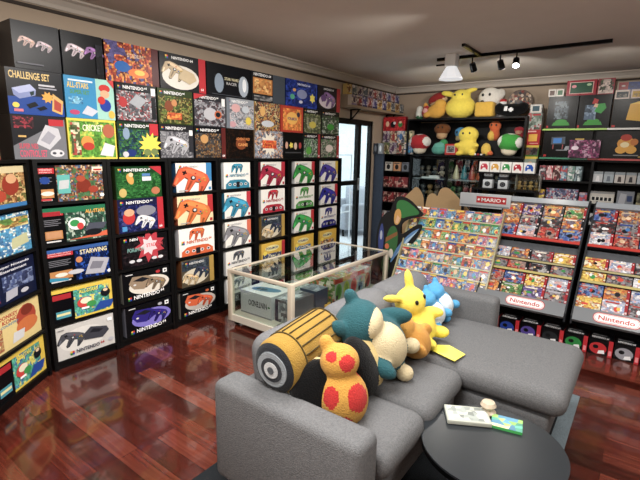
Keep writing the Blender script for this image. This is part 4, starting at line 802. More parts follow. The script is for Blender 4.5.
carton('game_box', .10, .13, .06, '#e0b020', lambda F: (F.mosaic(0, 0, 1, 1, 5, 6, ['#e8c020', '#5a3a90', '#f0d850'], 261),), (-1.06, YB + .0, .95), (0, 0, 0), 'small yellow and purple box at the left end of the middle shelf', 'game box')
carton('game_box', .08, .12, .06, '#c02c3c', lambda F: (F.mosaic(0, 0, 1, 1, 4, 5, ['#c83040', '#8a9ac0', '#e0d0d8'], 262),), (-.595, YB + .0, .95), (0, 0, 0), 'small red box beside the wide clear boxed set', 'game box')
for k in range(5):
    c = ['#c8ccd0', '#b0bcc4', '#d0ccc8', '#c0bcb8', '#b8c4cc'][k]
    carton('console_box', .095, .12, .1, c, lambda F, c=c, k=k: (F.rect(.05, .05, .95, .7, c), F.poly([(.3, .1), (.7, .1), (.62, .6), (.36, .6)], ['#e8e8ec', '#7a8490', '#5a5050', '#4a4a50', '#90a4b0'][k]), F.rect(0, .76, 1, 1, '#9aa4ac')), (-.475 + .105 * k, YB + .03, 1.2), (0, 0, 0), 'small pale grey boxed handheld, %s from the left on the upper right shelf' % ORD[k], 'game box', SH)
carton('console_box', .24, .14, .1, '#d0ccc4', lambda F: (F.rect(0, 0, 1, 1, '#cfccc4'), F.rect(.06, .24, .94, .6, '#e4e2da'), *[F.rect(.1 + .17 * k, .28, .22 + .17 * k, .56, '#2e3036') for k in range(5)], F.rect(0, .86, 1, 1, '#9a9c9e')), (-.41, YB + .03, .95), (0, 0, 0), 'wide white box with a row of dark squares, middle right shelf', 'game box')
carton('console_box', .16, .16, .1, '#8a909a', lambda F: (F.rect(0, 0, 1, 1, '#8c929c'), F.poly([(.1, .14), (.5, .1), (.56, .8), (.2, .86)], '#b8bcc4'), F.rect(.6, .3, .9, .7, '#4a5a80')), (-.185, YB + .03, .95), (0, 0, 0), 'square grey boxed console beside the wide white box', 'game box')
carton('console_box', .08, .15, .08, '#7a7a60', lambda F: (F.mosaic(0, 0, 1, 1, 4, 6, ['#8a8a70', '#4a4a44', '#c0b890'], 263),), (-.04, YB + .03, .95), (0, 0, 0), 'narrow olive box at the right end of the middle right shelf', 'game box')
for k, (x, c) in enumerate(((-.47, '#c8ccd0'), (-.29, '#d8c8c4'), (-.12, '#486860'))):
    carton('console_box', .13, .13, .08, c, lambda F, k=k: (F.ell(.5, .5, .25, .3, ['#40444c', '#a84040', '#c8d0c8'][k]),), (x, YB + .03, .7), (0, 0, 0), 'small boxed item, %s, lower right shelf of the large unit' % ['grey with a dark disc', 'pale with a red disc', 'dark green'][k], 'game box', SH)

# ================================================================== GAME RACKS
TH = math.atan2(.67, .79); ST, CT = math.sin(TH), math.cos(TH)
PALS = [('red', ['#b83030', '#d86848', '#b89888', '#702028', '#988c88']), ('orange', ['#d87828', '#e8a848', '#a84820', '#b8a078', '#5a6a8a']), ('yellow', ['#e0bc30', '#f0d860', '#b88020', '#c04838', '#e8e8d0']),
        ('green', ['#3a8a48', '#68a858', '#285838', '#d8d8a8', '#c87848']), ('blue', ['#3060a8', '#6890c8', '#203868', '#90a0b8', '#c86040']), ('grey', ['#8a8c90', '#a0a0a8', '#404448', '#908c88', '#a83a40']),
        ('purple', ['#5a4890', '#8a78b8', '#383058', '#d8c8e0', '#c8a850']), ('white', ['#d8dce0', '#e8e8ec', '#a8b0c0', '#8aa0c8', '#d8a8a0']), ('black', ['#1c1e24', '#34363e', '#8a3a34', '#505860', '#b8b8b8'])]
def gamebox(F, pal, seed, strip):
    F.mosaic(0, 0, 1, 1, 14, 10, pal[1], seed, 1.9)
    rg = random.Random(seed + 5)
    F.ell(rg.uniform(.3, .6), rg.uniform(.3, .5), rg.uniform(.08, .16), rg.uniform(.1, .2), rg.choice(['#e8d0b0', '#d84838', '#3a9a50', '#f0e0a0', '#e8e8ec', '#2a2c34']))
    F.ell(rg.uniform(.15, .7), rg.uniform(.3, .6), rg.uniform(.05, .1), rg.uniform(.08, .16), rg.choice(['#d8b890', '#c83028', '#e8c040', '#f0f0f0', '#202228', '#4a88c8']))
    F.rect(.12, .76, .66, .87, rg.choice(['#c8b8a0', '#b83830', '#d0b040', '#b8b8c0', '#3a58a0', '#e8e0d0']))
    if strip: F.rect(.88, 0, 1, 1, strip); F.rect(.9, .06, .98, .22, '#d8c8c8'); F.ell(.94, .84, .03, .05, '#e0e0e0')
def on_rack(x, t, dn=0):
    """point on the sloping rack front, t metres up the slope, dn out of it"""
    return (x, 3.83 + ST * t - CT * dn, .25 + CT * t + ST * dn)
def rack(x0, x1, names, ncol, gw, cutn, seed, which):
    w = x1 - x0
    r = empty('display_rack', ((x0 + x1) / 2, 3.83, 0), 0, 'sloping grey steel game rack lettered Nintendo, the %s one' % which, 'display rack', 'sloping grey game racks')
    def add(nm, mb, mat='plastic'):
        return mb.build(nm, mat, r)
    Lr = 1.10
    for q in (-1, 1):
        xa = q * (w / 2 - .006)
        mb = MB('#33363b'); mb.prism([(-.02, .20), (0, .20), (.55, 0), (.80, 0), (.80, 1.10), (ST * Lr, .25 + CT * Lr + .0), (-.02, .27)], 0, xa - .006, xa + .006); add('side_panel', mb, 'shelf')
    # back boards of the tiers and their ledges (local coords: y from rack front)
    def slab(t0, t1, d0, d1, color, x0_=-w / 2 + .012, x1_=w / 2 - .012):
        P = [on_rack(0, t0, d0), on_rack(0, t1, d0), on_rack(0, t1, d1), on_rack(0, t0, d1)]
        mb = MB(color); mb.prism([(p[1] - 3.83, p[2]) for p in P], 0, x0_, x1_); return mb
    for t0, t1, c in ((.09, .315, '#2c2e33'), (.345, .44, '#2c2e33'), (.455, .63, '#5a5e64'), (.66, 1.04, '#202226')):
        add('backboard', slab(t0, t1, -.034, -.024, c), 'shelf')
    for t0, t1, c in ((.66, .685, '#c83424'), (.435, .452, '#b0a878'), (.325, .345, '#c0b468')):
        add('price_strip', slab(t0 - .012, t1 - .012, .012, .018, c))
        add('ledge', slab(t0 - .014, t0 - .008, -.024, .012, '#2a2c30'), 'shelf')
    h = add('header', slab(1.045, 1.1, -.02, .02, '#9aa2aa'))
    # lower sign with lettering
    mb = slab(-.03, .085, -.01, .03, '#7e8388')
    F = Face(mb, on_rack(0, 0, .0305), (1, 0, 0), (0, ST, CT), 1, 1, .0004); F.o = Vector((0, -CT * .0305, .25 + ST * .0305))
    def rr(cx, cy, hw, hh, col):
        pts = []
        for k in range(24):
            a = 2 * math.pi * k / 24; pts.append((cx + (hw - hh) * (1 if math.cos(a) > 0 else -1) + hh * math.cos(a), cy + hh * math.sin(a)))
        F.poly(pts, col)
    sx = .05 if which == 'left' else -.06
    rr(sx, .028, .152, .043, '#c8202c'); rr(sx, .028, .146, .037, '#f4f2f0'); rr(sx, .028, .141, .033, '#c8202c'); rr(sx, .028, .138, .030, '#f6f4f2')
    F.text('Nintendo', sx - .115, .009, .037, '#c8202c', .23)
    add('sign', mb)
    mb = MB('#16171a'); mb.box((-w / 2 + .013, .5, 0), (w / 2 - .013, .52, .7)); add('base_panel', mb, 'shelf')
    # the games
    tiers = [(.925, 'top row'), (.805, 'second row'), (.685, 'third row'), (.455, 'fourth row'), (.343, 'fifth row'), (.205, 'sixth row'), (.098, 'bottom row')]
    pitch = (w - .02) / ncol
    rg = random.Random(seed)
    for ti, (t, tn) in enumerate(tiers):
        for k in range(cutn):
            pal = names[ti][k % len(names[ti])]; pal = [p for p in PALS if p[0] == pal][0]
            strip = rg.choice(['#b02834', '#a82430', None, None, '#2a2c32'])
            x = x0 + .01 + pitch * (k + .5); hh = .116 if t > .6 else (.098 if t > .34 else .104)
            gw_ = pitch - .008 if ti != 6 else pitch - .006
            carton('game_box', gw_, hh, .02, pal[1][0], lambda F, pal=pal, q=seed * 100 + ti * 10 + k, strip=strip: gamebox(F, pal, q, strip), on_rack(x, t, -.0), (-TH, 0, 0),
                   '%s game box, %s from the left in the %s of the %s grey rack' % (pal[0], ORD[k], tn, which), 'game box', 'game boxes on the %s grey rack' % which, side='#3a3a40' if strip is None else strip)
N1 = [['orange', 'purple', 'orange', 'green'], ['orange', 'grey', 'black', 'orange'], ['blue', 'white', 'red', 'blue'], ['white', 'orange', 'grey', 'yellow'], ['grey', 'red', 'black', 'grey'], ['red', 'blue', 'yellow', 'white'], ['orange', 'green', 'purple', 'grey']]
N2 = [['blue', 'orange', 'red', 'grey'], ['black', 'grey', 'white', 'blue'], ['white', 'red', 'blue', 'grey'], ['yellow', 'white', 'black', 'grey'], ['yellow', 'grey', 'white', 'blue'], ['blue', 'orange', 'white', 'grey'], ['yellow', 'white', 'grey', 'red']]
rack(-1.10, -.385, N1, 4, .165, 4, 3, 'left')
rack(-.35, .365, N2, 4, .165, 4, 4, 'right')
# boxes on the floor below the racks
FC = [('light blue', '#6a9ac8'), ('blue', '#2848a0'), ('violet', '#5a4a98'), ('charcoal', '#2c3034'), ('green', '#1f8a40'), ('red', '#c02028'), ('silver', '#9a9aa2'), ('yellow', '#e0b020'), ('teal', '#208a90')]
for k, (nm, c) in enumerate(FC):
    def dr(F, c=c):
        F.rect(0, 0, 1, 1, '#101114'); F.ell(.4, .42, .36, .36, c, n=18); F.poly([(.4, .1), (.7, .14), (.66, .36), (.44, .3)], '#e8e8ea'); F.ell(.3, .5, .12, .12, '#1a1a1e'); F.rect(.82, 0, 1, 1, '#c01c2c'); F.rect(.85, .1, .97, .4, '#e88a90')
    def ex(mb):
        f = Face(mb, (-.0785, 0, .1305), (1, 0, 0), (0, 1, 0), .157, .14); f.text('NINTENDO 64', .1, .1, .3, '#e0e0e0', .7); f.rect(.1, .6, .7, .68, '#b0b0b4')
    carton('game_console_box', .157, .13, .14, '#101114', dr, (-.955 + .166 * k, 3.80 - .0, 0), (0, 0, 0), 'black floor box with a %s controller, %s from the left below the grey racks' % (nm, ORD[k]), 'game box', 'black controller boxes on the floor below the racks', side='#a01824', extra=ex)

# white header sign with red label behind the magazine rack
hs = empty('header_sign', (-1.27, 4.45, 0), 0, 'white header sign with a red MARIO label above the magazine rack', 'sign')
mb = MB('#c2c9ce'); mb.box((-.25, 0, .97), (.24, .03, 1.11), bevel=.004); F = Face(mb, (-.25, -.001, .97), (1, 0, 0), (0, 0, 1), .49, .14)
F.rect(.02, .08, .98, .2, '#8a9298'); F.rect(.34, .36, .92, .82, '#c8202c'); F.text('MARIO', .44, .46, .26, '#f8f4f2', .38)
F.star(.385, .59, .03, '#f8f4f2', 5); F.star(.875, .59, .03, '#f8f4f2', 5); mb.build('sign_board', 'plastic', hs)
for q in (-.22, .21):
    mb = MB('#3a3c40'); mb.box((q - .012, .005, 0), (q + .012, .025, .97)); mb.build('post', 'metal', hs)

# ================================================================== MAGAZINE RACK
MT = math.atan2(.45, .75); MS, MC = math.sin(MT), math.cos(MT)
def on_mag(x, t, dn=0): return (x, 3.79 + MS * t - MC * dn, .16 + MC * t + MS * dn)
r = empty('magazine_rack', (-1.48, 3.83, 0), 0, 'tall sloping rack covered with rows of colourful magazines', 'magazine rack')
def mslab(t0, t1, d0, d1, color, x0=-.445, x1=.455):
    P = [on_mag(0, t0, d0), on_mag(0, t1, d0), on_mag(0, t1, d1), on_mag(0, t0, d1)]
    mb = MB(color); mb.prism([(p[1] - 3.83, p[2]) for p in P], 0, x0, x1); return mb
mslab(-.02, .92, -.02, -.008, '#8a8468').build('backboard', 'board', r)
for q in (-.38, .38):
    mb = MB('#5c5a50'); mb.cyl((q, .43, 0), (q, .41, .88), .01, n=8); mb.cyl((q, -.03, 0), (q, -.03, .17), .01, n=8); mb.cyl((q, -.03, .02), (q, .43, .02), .008, n=8); mb.build('leg', 'metal', r)
for q in (-1, 1):
    mb = MB('#5c5a50'); x = .005 + q * .452
    P = [on_mag(0, -.03, -.02), on_mag(0, -.03, .03), on_mag(0, .93, .03), on_mag(0, .93, -.02)]
    mb.prism([(P[1][1] - 3.83, P[1][2]), (P[2][1] - 3.83, P[2][2]), (P[3][1] - 3.83, P[3][2]), (P[0][1] - 3.83, P[0][2])], 0, x - .006, x + .006, '#a8a074'); mb.build('side_panel', 'plastic', r)
MPAL = [('yellow', ['#e8c83a', '#d8b850', '#c04830', '#4a80b8', '#b8a870']), ('blue', ['#4a90c8', '#98c8e0', '#2a5a98', '#e8b848', '#88a8c0']), ('orange', ['#e08838', '#f0b868', '#b84828', '#4a4a58', '#c8a880']),
        ('pink', ['#d87898', '#f0c0c8', '#b83858', '#7a90c0', '#c8a8a8']), ('green', ['#5aa858', '#a8d088', '#2a6a48', '#e8c040', '#90b078']), ('red', ['#c83a34', '#e88870', '#802428', '#c8a060', '#b87060']),
        ('white', ['#d0d0cc', '#b8bcc0', '#98a4b0', '#d89078', '#88a8c0']), ('teal', ['#48a8a0', '#98d8d0', '#2a6870', '#c8b050', '#80b0a8']), ('violet', ['#8a78b8', '#c8b8d8', '#584888', '#c09850', '#9888b0']), ('dark', ['#383c48', '#585c68', '#a84838', '#d8b858', '#c8c8c8'])]
rg = random.Random(77)
for rrow in range(8):
    for k in range(10):
        if rrow == 7 and k > 9: continue
        nm, pal = rg.choice(MPAL)
        def dr(F, pal=pal, q=rg.randint(0, 9999)):
            r2 = random.Random(q)
            F.mosaic(0, 0, 1, 1, 8, 11, pal, q, 2.6)
            F.rect(.04, .82, r2.uniform(.7, .96), .95, r2.choice(['#d83828', '#f0d030', '#3060b0', '#f8f4e8', '#e87828', '#38a050']))
            F.ell(r2.uniform(.3, .7), r2.uniform(.35, .6), .2, .2, r2.choice(['#e8c8a0', '#e05038', '#f0d860', '#4a4a50', '#58a0d0', '#f0f0f0']))
            F.ell(r2.uniform(.2, .8), r2.uniform(.15, .35), .13, .12, r2.choice(['#d84838', '#f0c838', '#3870b8', '#50a860', '#e8e8e8']))
            F.rect(.06, .05, .4, .1, r2.choice(['#f8f8f0', '#d03030', '#2a2a30']))
        carton('magazine', .0865, .112, .006, pal[0], dr, on_mag(-1.48 - .438 + .0443 + .0885 * k, .008 + .1145 * rrow, .004), (-MT, 0, 0),
               'magazine with a mostly %s cover, %s from the left, row %s from the bottom' % (nm, ORD[k], ['one', 'two', 'three', 'four', 'five', 'six', 'seven', 'eight'][rrow]), 'magazine', 'magazines on the sloping rack', mat='paper')
for rrow in range(8):
    mslab(.002 + .1145 * rrow, .012 + .1145 * rrow, .012, .014, '#c8c4a0').build('lip', 'plastic', r)
    mslab(.0 + .1145 * rrow, .003 + .1145 * rrow, -.008, .014, '#c8c4a0').build('ledge', 'plastic', r)

# cardboard cut-outs seen from the back
def outline(name, pts, x, y, th, color, label, cat, paint=None, scale=1, legs=True, mat='board', rz=0):
    t = empty(name, (x, y, 0), rz, label, cat)
    mb = MB(color); mb.prism(pts, 1, 0, th)
    if paint:
        F = Face(mb, (0, -.0005, 0), (1, 0, 0), (0, 0, 1), 1, 1, .0004); paint(F)
    mb.build('board', mat, t)
    if legs:
        xs = [p[0] for p in pts]; m = sum(xs) / len(xs)
        mb = MB('#a07a50'); mb.prism([(th, .02), (th, .7), (.22, 0), (.2, 0)], 0, m - .004, m + .004); mb.build('strut', 'board', t)
    return t
def smooth(pts, n=3):
    for _ in range(n):
        q = []
        for i in range(len(pts)):
            a = pts[i]; b = pts[(i + 1) % len(pts)]
            q += [(a[0] * .75 + b[0] * .25, a[1] * .75 + b[1] * .25), (a[0] * .25 + b[0] * .75, a[1] * .25 + b[1] * .75)]
        pts = q
    return pts
outline('cardboard_cutout', smooth([(-.12, 0), (.3, 0), (.32, .86), (.2, .98), (.05, 1.12), (-.02, 1.14), (-.07, 1.10), (-.09, 1.02), (-.12, 1.06), (-.18, 1.06), (-.22, .98), (-.24, .5)], 2), -1.74, 4.62, .012, '#c6a574', 'wider of two brown cardboard cut-outs with rounded peaks behind the magazine rack', 'cut-out')
outline('cardboard_cutout', smooth([(-.13, 0), (.12, 0), (.12, .94), (.07, 1.06), (.0, 1.12), (-.05, 1.06), (-.14, .98), (-.15, .85)], 2), -2.15, 4.76, .012, '#c6a574', 'narrow brown cardboard cut-out with a rounded peak left of the wider one', 'cut-out')
# black edged standee with green, tan and blue painted patches
out = smooth([(-.06, 0), (.12, 0), (.06, .10), (.03, .16), (.07, .20), (.09, .27), (.04, .33), (.08, .46), (.22, .60), (.31, .80), (.24, .80), (.14, .72), (.06, .66), (.06, .78), (.16, .85), (.32, .885), (.24, .96), (.13, 1.05), (.0, 1.07), (-.04, .98), (-.06, .90), (-.12, .88), (-.19, .78), (-.22, .60), (-.2, .35), (-.12, .2)], 2)
def pnt(F):
    F.poly(smooth([(.0, .92), (.01, 1.02), (.10, 1.03), (.20, .97), (.28, .90), (.14, .87), (.06, .83)], 2), '#2c7a3a')
    F.poly(smooth([(-.02, .78), (-.01, .92), (.05, .94), (.07, .84), (.03, .76)], 2), '#c89a48'); F.poly([(.0, .79), (.02, .87), (.05, .84), (.03, .78)], '#d8b088')
    F.poly(smooth([(-.12, .4), (-.08, .72), (.01, .77), (.05, .62), (.0, .38)], 2), '#2f6a34'); F.poly([(-.10, .62), (.03, .70), (.03, .66), (-.10, .57)], '#8a5a2a')
    F.poly(smooth([(-.18, .46), (-.19, .64), (-.15, .80), (-.12, .66), (-.13, .44)], 2), '#3a4a88'); F.ell(-.155, .64, .014, .05, '#a8b0c0')
    F.poly(smooth([(-.04, .34), (.04, .46), (.14, .58), (.24, .72), (.28, .77), (.17, .70), (.05, .56), (-.02, .42)], 1), '#5a88b8'); F.poly([(.02, .44), (.18, .64), (.26, .74), (.14, .63)], '#a8c8e0')
    F.poly(smooth([(-.14, .24), (-.14, .38), (-.06, .42), (-.03, .26)], 2), '#3c6a38'); F.ell(-.08, .53, .025, .03, '#c86a38'); F.ell(-.03, .46, .025, .05, '#d8d0c0'); F.ell(-.09, .32, .02, .04, '#d8c8a0')
outline('cardboard_standee', out, -2.03, 4.045, .015, '#0c0d0f', 'black edged cardboard standee painted green, tan and blue beside the glass door', 'standee', pnt)

# ================================================================== GLASS DISPLAY CASE
X0, X1, Y0, Y1, ZB, ZT = -2.76, -2.045, 2.42, 3.97, .05, .505
dc = empty('display_case', ((X0 + X1) / 2, (Y0 + Y1) / 2, 0), 0, 'low glass display case with a cream frame behind the sofa', 'display case')
cxm, cym = (X0 + X1) / 2, (Y0 + Y1) / 2; hw, hl = (X1 - X0) / 2, (Y1 - Y0) / 2
CRM = '#cfc3ae'
for a in (-1, 1):
    for b in (-1, 1):
        mb = MB(CRM); mb.box((a * (hw - .022) - .022, b * (hl - .022) - .022, ZB), (a * (hw - .022) + .022, b * (hl - .022) + .022, ZT), bevel=.006); mb.build('corner_post', 'plastic', dc)
        mb = MB('#2a2a2c'); mb.cyl((a * (hw - .05) - .012, b * (hl - .06), .025), (a * (hw - .05) + .012, b * (hl - .06), .025), .025, n=14); mb.box((a * (hw - .05) - .014, b * (hl - .06) - .01, .03), (a * (hw - .05) + .014, b * (hl - .06) + .01, .055), '#b88a30'); mb.build('castor', 'metal', dc)
    mb = MB(CRM); mb.box((a * (hw - .014) - .014, -hl + .037, ZT - .03), (a * (hw - .014) + .014, hl - .037, ZT), bevel=.004); mb.build('top_rail', 'plastic', dc)
    mb = MB(CRM); mb.box((-hw + .037, a * (hl - .012) - .012, ZT - .03), (hw - .037, a * (hl - .012) + .012, ZT), bevel=.004); mb.build('top_rail', 'plastic', dc)
mb = MB('#d8d0c0'); mb.box((-hw + .005, -hl + .005, ZB + .002), (hw - .005, hl - .005, ZB + .06)); mb.build('base', 'plastic', dc)
mb = MB('#ffffff'); mb.box((-hw + .024, -hl + .024, ZT - .012), (hw - .024, hl - .024, ZT - .006)); mb.build('glass_top', 'glass', dc)
for a in (-1, 1):
    mb = MB('#ffffff'); mb.box((a * (hw - .018) - .002, -hl + .037, ZB + .061), (a * (hw - .018) + .002, hl - .037, ZT - .03)); mb.build('glass_side', 'glass', dc)
    mb = MB('#ffffff'); mb.box((-hw + .037, a * (hl - .018) - .002, ZB + .061), (hw - .037, a * (hl - .018) + .002, ZT - .03)); mb.build('glass_end', 'glass', dc)
zf = ZB + .061
# contents
def flatbox(x, y, z, w, d, h, rz, base, side, label, draw_top=None, draw_front=None, group='boxes inside the glass display case'):
    mb = MB(base); mb.box((-w / 2, -d / 2, 0), (w / 2, d / 2, h), side); mb.c[1] = lin(base)
    if draw_top: draw_top(Face(mb, (-w / 2, -d / 2, h), (1, 0, 0), (0, 1, 0), w, d))
    if draw_front: draw_front(Face(mb, (-w / 2, -d / 2, 0), (1, 0, 0), (0, 0, 1), w, h))
    return mb.build('game_console_box', 'carton', loc=(x, y, z), rot=(0, 0, rz), label=label, cat='game box', group=group)
flatbox(-2.53, 2.66, zf, .36, .27, .20, 0, '#dfe2e4', '#b4b8bc', 'white console box lying flat with a blue grey picture, front left in the display case',
        lambda F: (F.rect(0, 0, 1, 1, '#dde0e2'), F.poly(smooth([(.1, .3), (.3, .2), (.6, .3), (.9, .5), (.85, .75), (.5, .7), (.2, .6)], 2), '#5a8aa8'), F.poly(smooth([(.2, .35), (.5, .35), (.6, .5), (.3, .55)], 2), '#34586e')),
        lambda F: (F.rect(0, 0, 1, 1, '#b9bdc1'), F.text('NINTENDO', .86, .66, -.26, '#22252a', -.6), F.ell(.92, .52, .04, .04, '#2d6a3c'), F.rect(0, 0, 1, .06, '#8a8e92')))
flatbox(-2.245, 2.70, zf, .17, .30, .19, 0, '#a8b0b8', '#6a7078', 'grey boxed console standing beside the white one in the display case', lambda F: F.mosaic(0, 0, 1, 1, 6, 8, ['#8a929a', '#c0c8ce', '#505860'], 301), lambda F: (F.mosaic(0, 0, 1, 1, 8, 7, ['#7a8288', '#a8b0b4', '#44484e'], 302), F.rect(0, 0, .2, 1, '#2c3448')))
flatbox(-2.25, 2.97, zf, .18, .17, .20, 0, '#8a98a8', '#4a5a70', 'slate blue boxed console behind the grey one in the display case', lambda F: F.mosaic(0, 0, 1, 1, 6, 6, ['#a0aab4', '#6a7684'], 303), None)
flatbox(-2.50, 2.99, zf, .26, .28, .16, 0, '#a0b0b0', '#5a7868', 'pale green boxed set in the middle of the display case', lambda F: F.mosaic(0, 0, 1, 1, 8, 8, ['#a8b8b4', '#58806a', '#d0d8d4'], 304), None)
cr5 = [('green', '#3f7a3c', '#5a9a3a', '#b84030'), ('yellow green', '#7a9a30', '#a8b838', '#c8a030'), ('red', '#a83a3c', '#c85050', '#d8a0a0'), ('blue', '#4a6a8a', '#7a98b8', '#c83a48'), ('crimson', '#8a2838', '#b84050', '#c8b8b8')]
for k, (nm, c, c2, c3) in enumerate(cr5):
    def side_art(mb, c=c, c2=c2, c3=c3):
        f = Face(mb, (.14, -.065, 0), (0, 1, 0), (0, 0, 1), .13, .25)
        f.rect(0, 0, 1, 1, '#a8b0ac'); f.ell(.5, .5, .4, .3, c2, n=18); f.ell(.5, .5, .24, .2, c); f.rect(0, .82, 1, 1, c3); f.ell(.3, .3, .14, .1, '#22262a')
    y = 3.20 + .128 * k
    mb = MB(c); mb.box((-.14, -.062, 0), (.14, .062, .25), c); mb.c[1] = lin('#c0c4c0'); f = Face(mb, (-.14, -.06, .25), (1, 0, 0), (0, 1, 0), .28, .12); f.mosaic(0, 0, 1, 1, 8, 4, ['#c8ccca', c2, '#8a9090', c3], 310 + k)
    side_art(mb)
    f = Face(mb, (-.14, -.062, 0), (1, 0, 0), (0, 0, 1), .28, .25); f.mosaic(0, 0, 1, 1, 8, 8, [c, '#d86a3a', c2, '#e8e0d0'] if k == 0 else [c, c2, c3], 320 + k)
    mb.build('controller_box', 'carton', loc=(-2.26 - .02 + .0, y, zf), label='%s window box, %s of five standing in the display case' % (nm, ORD[k]), cat='game box', group='window boxes standing in the display case')
    if k < 4:
        mb = MB(c3); mb.box((-.09, -.055, 0), (.09, .055, .16)); f = Face(mb, (-.09, -.055, .16), (1, 0, 0), (0, 1, 0), .18, .11); f.mosaic(0, 0, 1, 1, 6, 4, ['#d0d4d0', c2, c], 330 + k)
        mb.build('game_box', 'carton', loc=(-2.58, y, zf), label='smaller %s and grey box behind the %s window box in the display case' % (nm, nm), cat='game box', group='smaller boxes at the back of the display case')
for k, (x, y, c) in enumerate(((-2.20, 2.50, '#6a706c'), (-2.13, 2.52, '#7a8078'), (-2.12, 2.84, '#8a9084'))):
    mb = MB(c); mb.box((-.028, -.045, 0), (.028, .045, .018), bevel=.003); f = Face(mb, (-.02, -.03, .0181), (1, 0, 0), (0, 1, 0), .04, .05); f.mosaic(0, 0, 1, 1, 4, 4, ['#c8c8b0', '#5a7a58', '#a86a48'], 340 + k)
    mb.build('game_cartridge', 'plastic', loc=(x, y, zf), label='small grey game cartridge on the display case floor, %s' % ['nearest the glass end', 'second nearest the end', 'beside the slate blue box'][k], cat='cartridge', group='game cartridges in the display case')
t = empty('game_controller', (-2.145, 3.075, zf), math.radians(70), 'yellow game controller on the floor of the display case', 'controller')
mb = MB('#dca818'); mb.box((-.07, -.03, .02), (.07, .035, .05), bevel=.012)
for q in (-.06, 0, .06): mb.cyl((q, -.02, .035), (q * 1.25, -.085, .02), .018, .012, 10)
mb.build('body', 'plastic', t)
for q in (-.045, .045):
    mb = MB('#202226'); mb.cyl((q, .005, .049), (q, .005, .058), .012, n=12); mb.build('button', 'plastic', t)
mb = MB('#3a3c40'); mb.cyl((0, -.02, .045), (0, -.02, .068), .008, n=10); mb.build('stick', 'plastic', t)

# ================================================================== SOFA
GR = '#747577'
sf = empty('corner_sofa', (-.95, 1.9, 0), 0, 'grey fabric corner sofa with a chaise on the right', 'sofa')
def sp(nm, lo, hi, bev, color=GR, mat='fabric', rot=None, piv=None, sub=True):
    mb = MB(color)
    d = [(hi[i] - lo[i]) for i in range(3)]; c = [(hi[i] + lo[i]) / 2 - (-.95, 1.9, 0)[i] for i in range(3)]
    mb.box([-q / 2 for q in d], [q / 2 for q in d], bevel=bev)
    return mb.build(nm, mat, sf, loc=c, rot=rot)
sp('frame', (-1.34, 1.21, .17), (-.65, 2.08, .31), .02)
sp('frame', (-1.34, 2.085, .17), (-.22, 2.73, .31), .02)
sp('armrest', (-1.335, 1.07, .12), (-.62, 1.212, .568), .035)
sp('armrest', (-1.36, 2.76, .12), (-.66, 2.89, .60), .035)
sp('back_frame', (-1.35, 1.22, .14), (-1.25, 2.755, .50), .035)
# puffy cushions: subdivided and inflated boxes
def cushion(nm, lo, hi, puff, color=GR, rot=(0, 0, 0), parent=sf, org=(-.95, 1.9, 0), mat='fabric', bev=.045, quilt=0, p=12.0):
    d = Vector([(hi[i] - lo[i]) / 2 for i in range(3)]); c = [(hi[i] + lo[i]) / 2 - org[i] for i in range(3)]
    bm = bmesh.new(); bmesh.ops.create_cube(bm, size=2); bmesh.ops.subdivide_edges(bm, edges=bm.edges[:], cuts=11, use_grid_fill=True)
    for v in bm.verts:
        x, y, z = v.co
        rad = min(.065 if p > 8 else .085, min(d) * .95); q = []
        for i_, t_ in enumerate((x, y, z)):
            a_ = abs(t_); e_ = d[i_] - rad
            q.append(math.copysign(e_ * a_ / .5 if a_ < .5 else e_ + rad * (a_ - .5) / .5, t_))
        inn = Vector([max(-(d[i_] - rad), min(d[i_] - rad, q[i_])) for i_ in range(3)]); dv = Vector(q) - inn
        q3 = list(inn + dv.normalized() * rad) if dv.length > 1e-6 else list(inn)
        ax = min(range(3), key=lambda i: d[i]); o2 = [i for i in range(3) if i != ax]; q = [q3[i_] / d[i_] for i_ in range(3)]
        q3[ax] += math.copysign(puff, q[ax]) * (1 - q[o2[0]] ** 2) * (1 - q[o2[1]] ** 2) * min(1, abs(q[ax]))
        if quilt:
            u_ = q3[o2[0]]; w_ = q3[o2[1]]
            q3[ax] -= q[ax] * quilt * max(0, 1 - min(abs((u_ + w_ + 10) % .11 - .055), abs((u_ - w_ + 10) % .11 - .055)) / .012) * .8
        v.co = Vector(q3)
    bm.verts.index_update(); mb = MB(color); mb._add([v.co[:] for v in bm.verts], [[v.index for v in f.verts] for f in bm.faces], True); bm.free()
    return mb.build(nm, mat, parent, loc=c, rot=rot)
cushion('seat_cushion', (-1.25, 1.22, .325), (-.60, 1.60, .448), .012)
cushion('seat_cushion', (-1.25, 1.605, .325), (-.60, 2.05, .448), .012)
cushion('seat_cushion', (-1.25, 2.055, .325), (-.155, 2.755, .452), .012)
for a, b, zt_ in ((1.225, 1.72, .735), (1.725, 2.22, .725), (2.225, 2.74, .72)):
    cushion('back_cushion', (-1.29, a, .43), (-1.08, b, zt_), .04, '#7c7d80', (0, math.radians(-9), 0), quilt=.004, p=5.5)
for x, y in ((-1.30, 1.14), (-.68, 1.14), (-1.30, 2.82), (-.72, 2.0), (-.28, 2.14), (-.28, 2.66)):
    mb = MB('#121212'); mb.cyl((x + .95, y - 1.9, 0), (x + .95, y - 1.9, .175), .016, .022, 12); mb.build('leg', 'metal', sf)
# yellow card on the seat
mb = MB('#e0d820'); mb.prism([(-.11, -.06), (.12, -.05), (.10, .06), (-.02, .075)], 2, 0, .003); mb.build('paper_card', 'paper', loc=(-.76, 2.15, .468), rot=(0, 0, math.radians(-20)), label='bright yellow paper card lying on the grey sofa seat', cat='card')

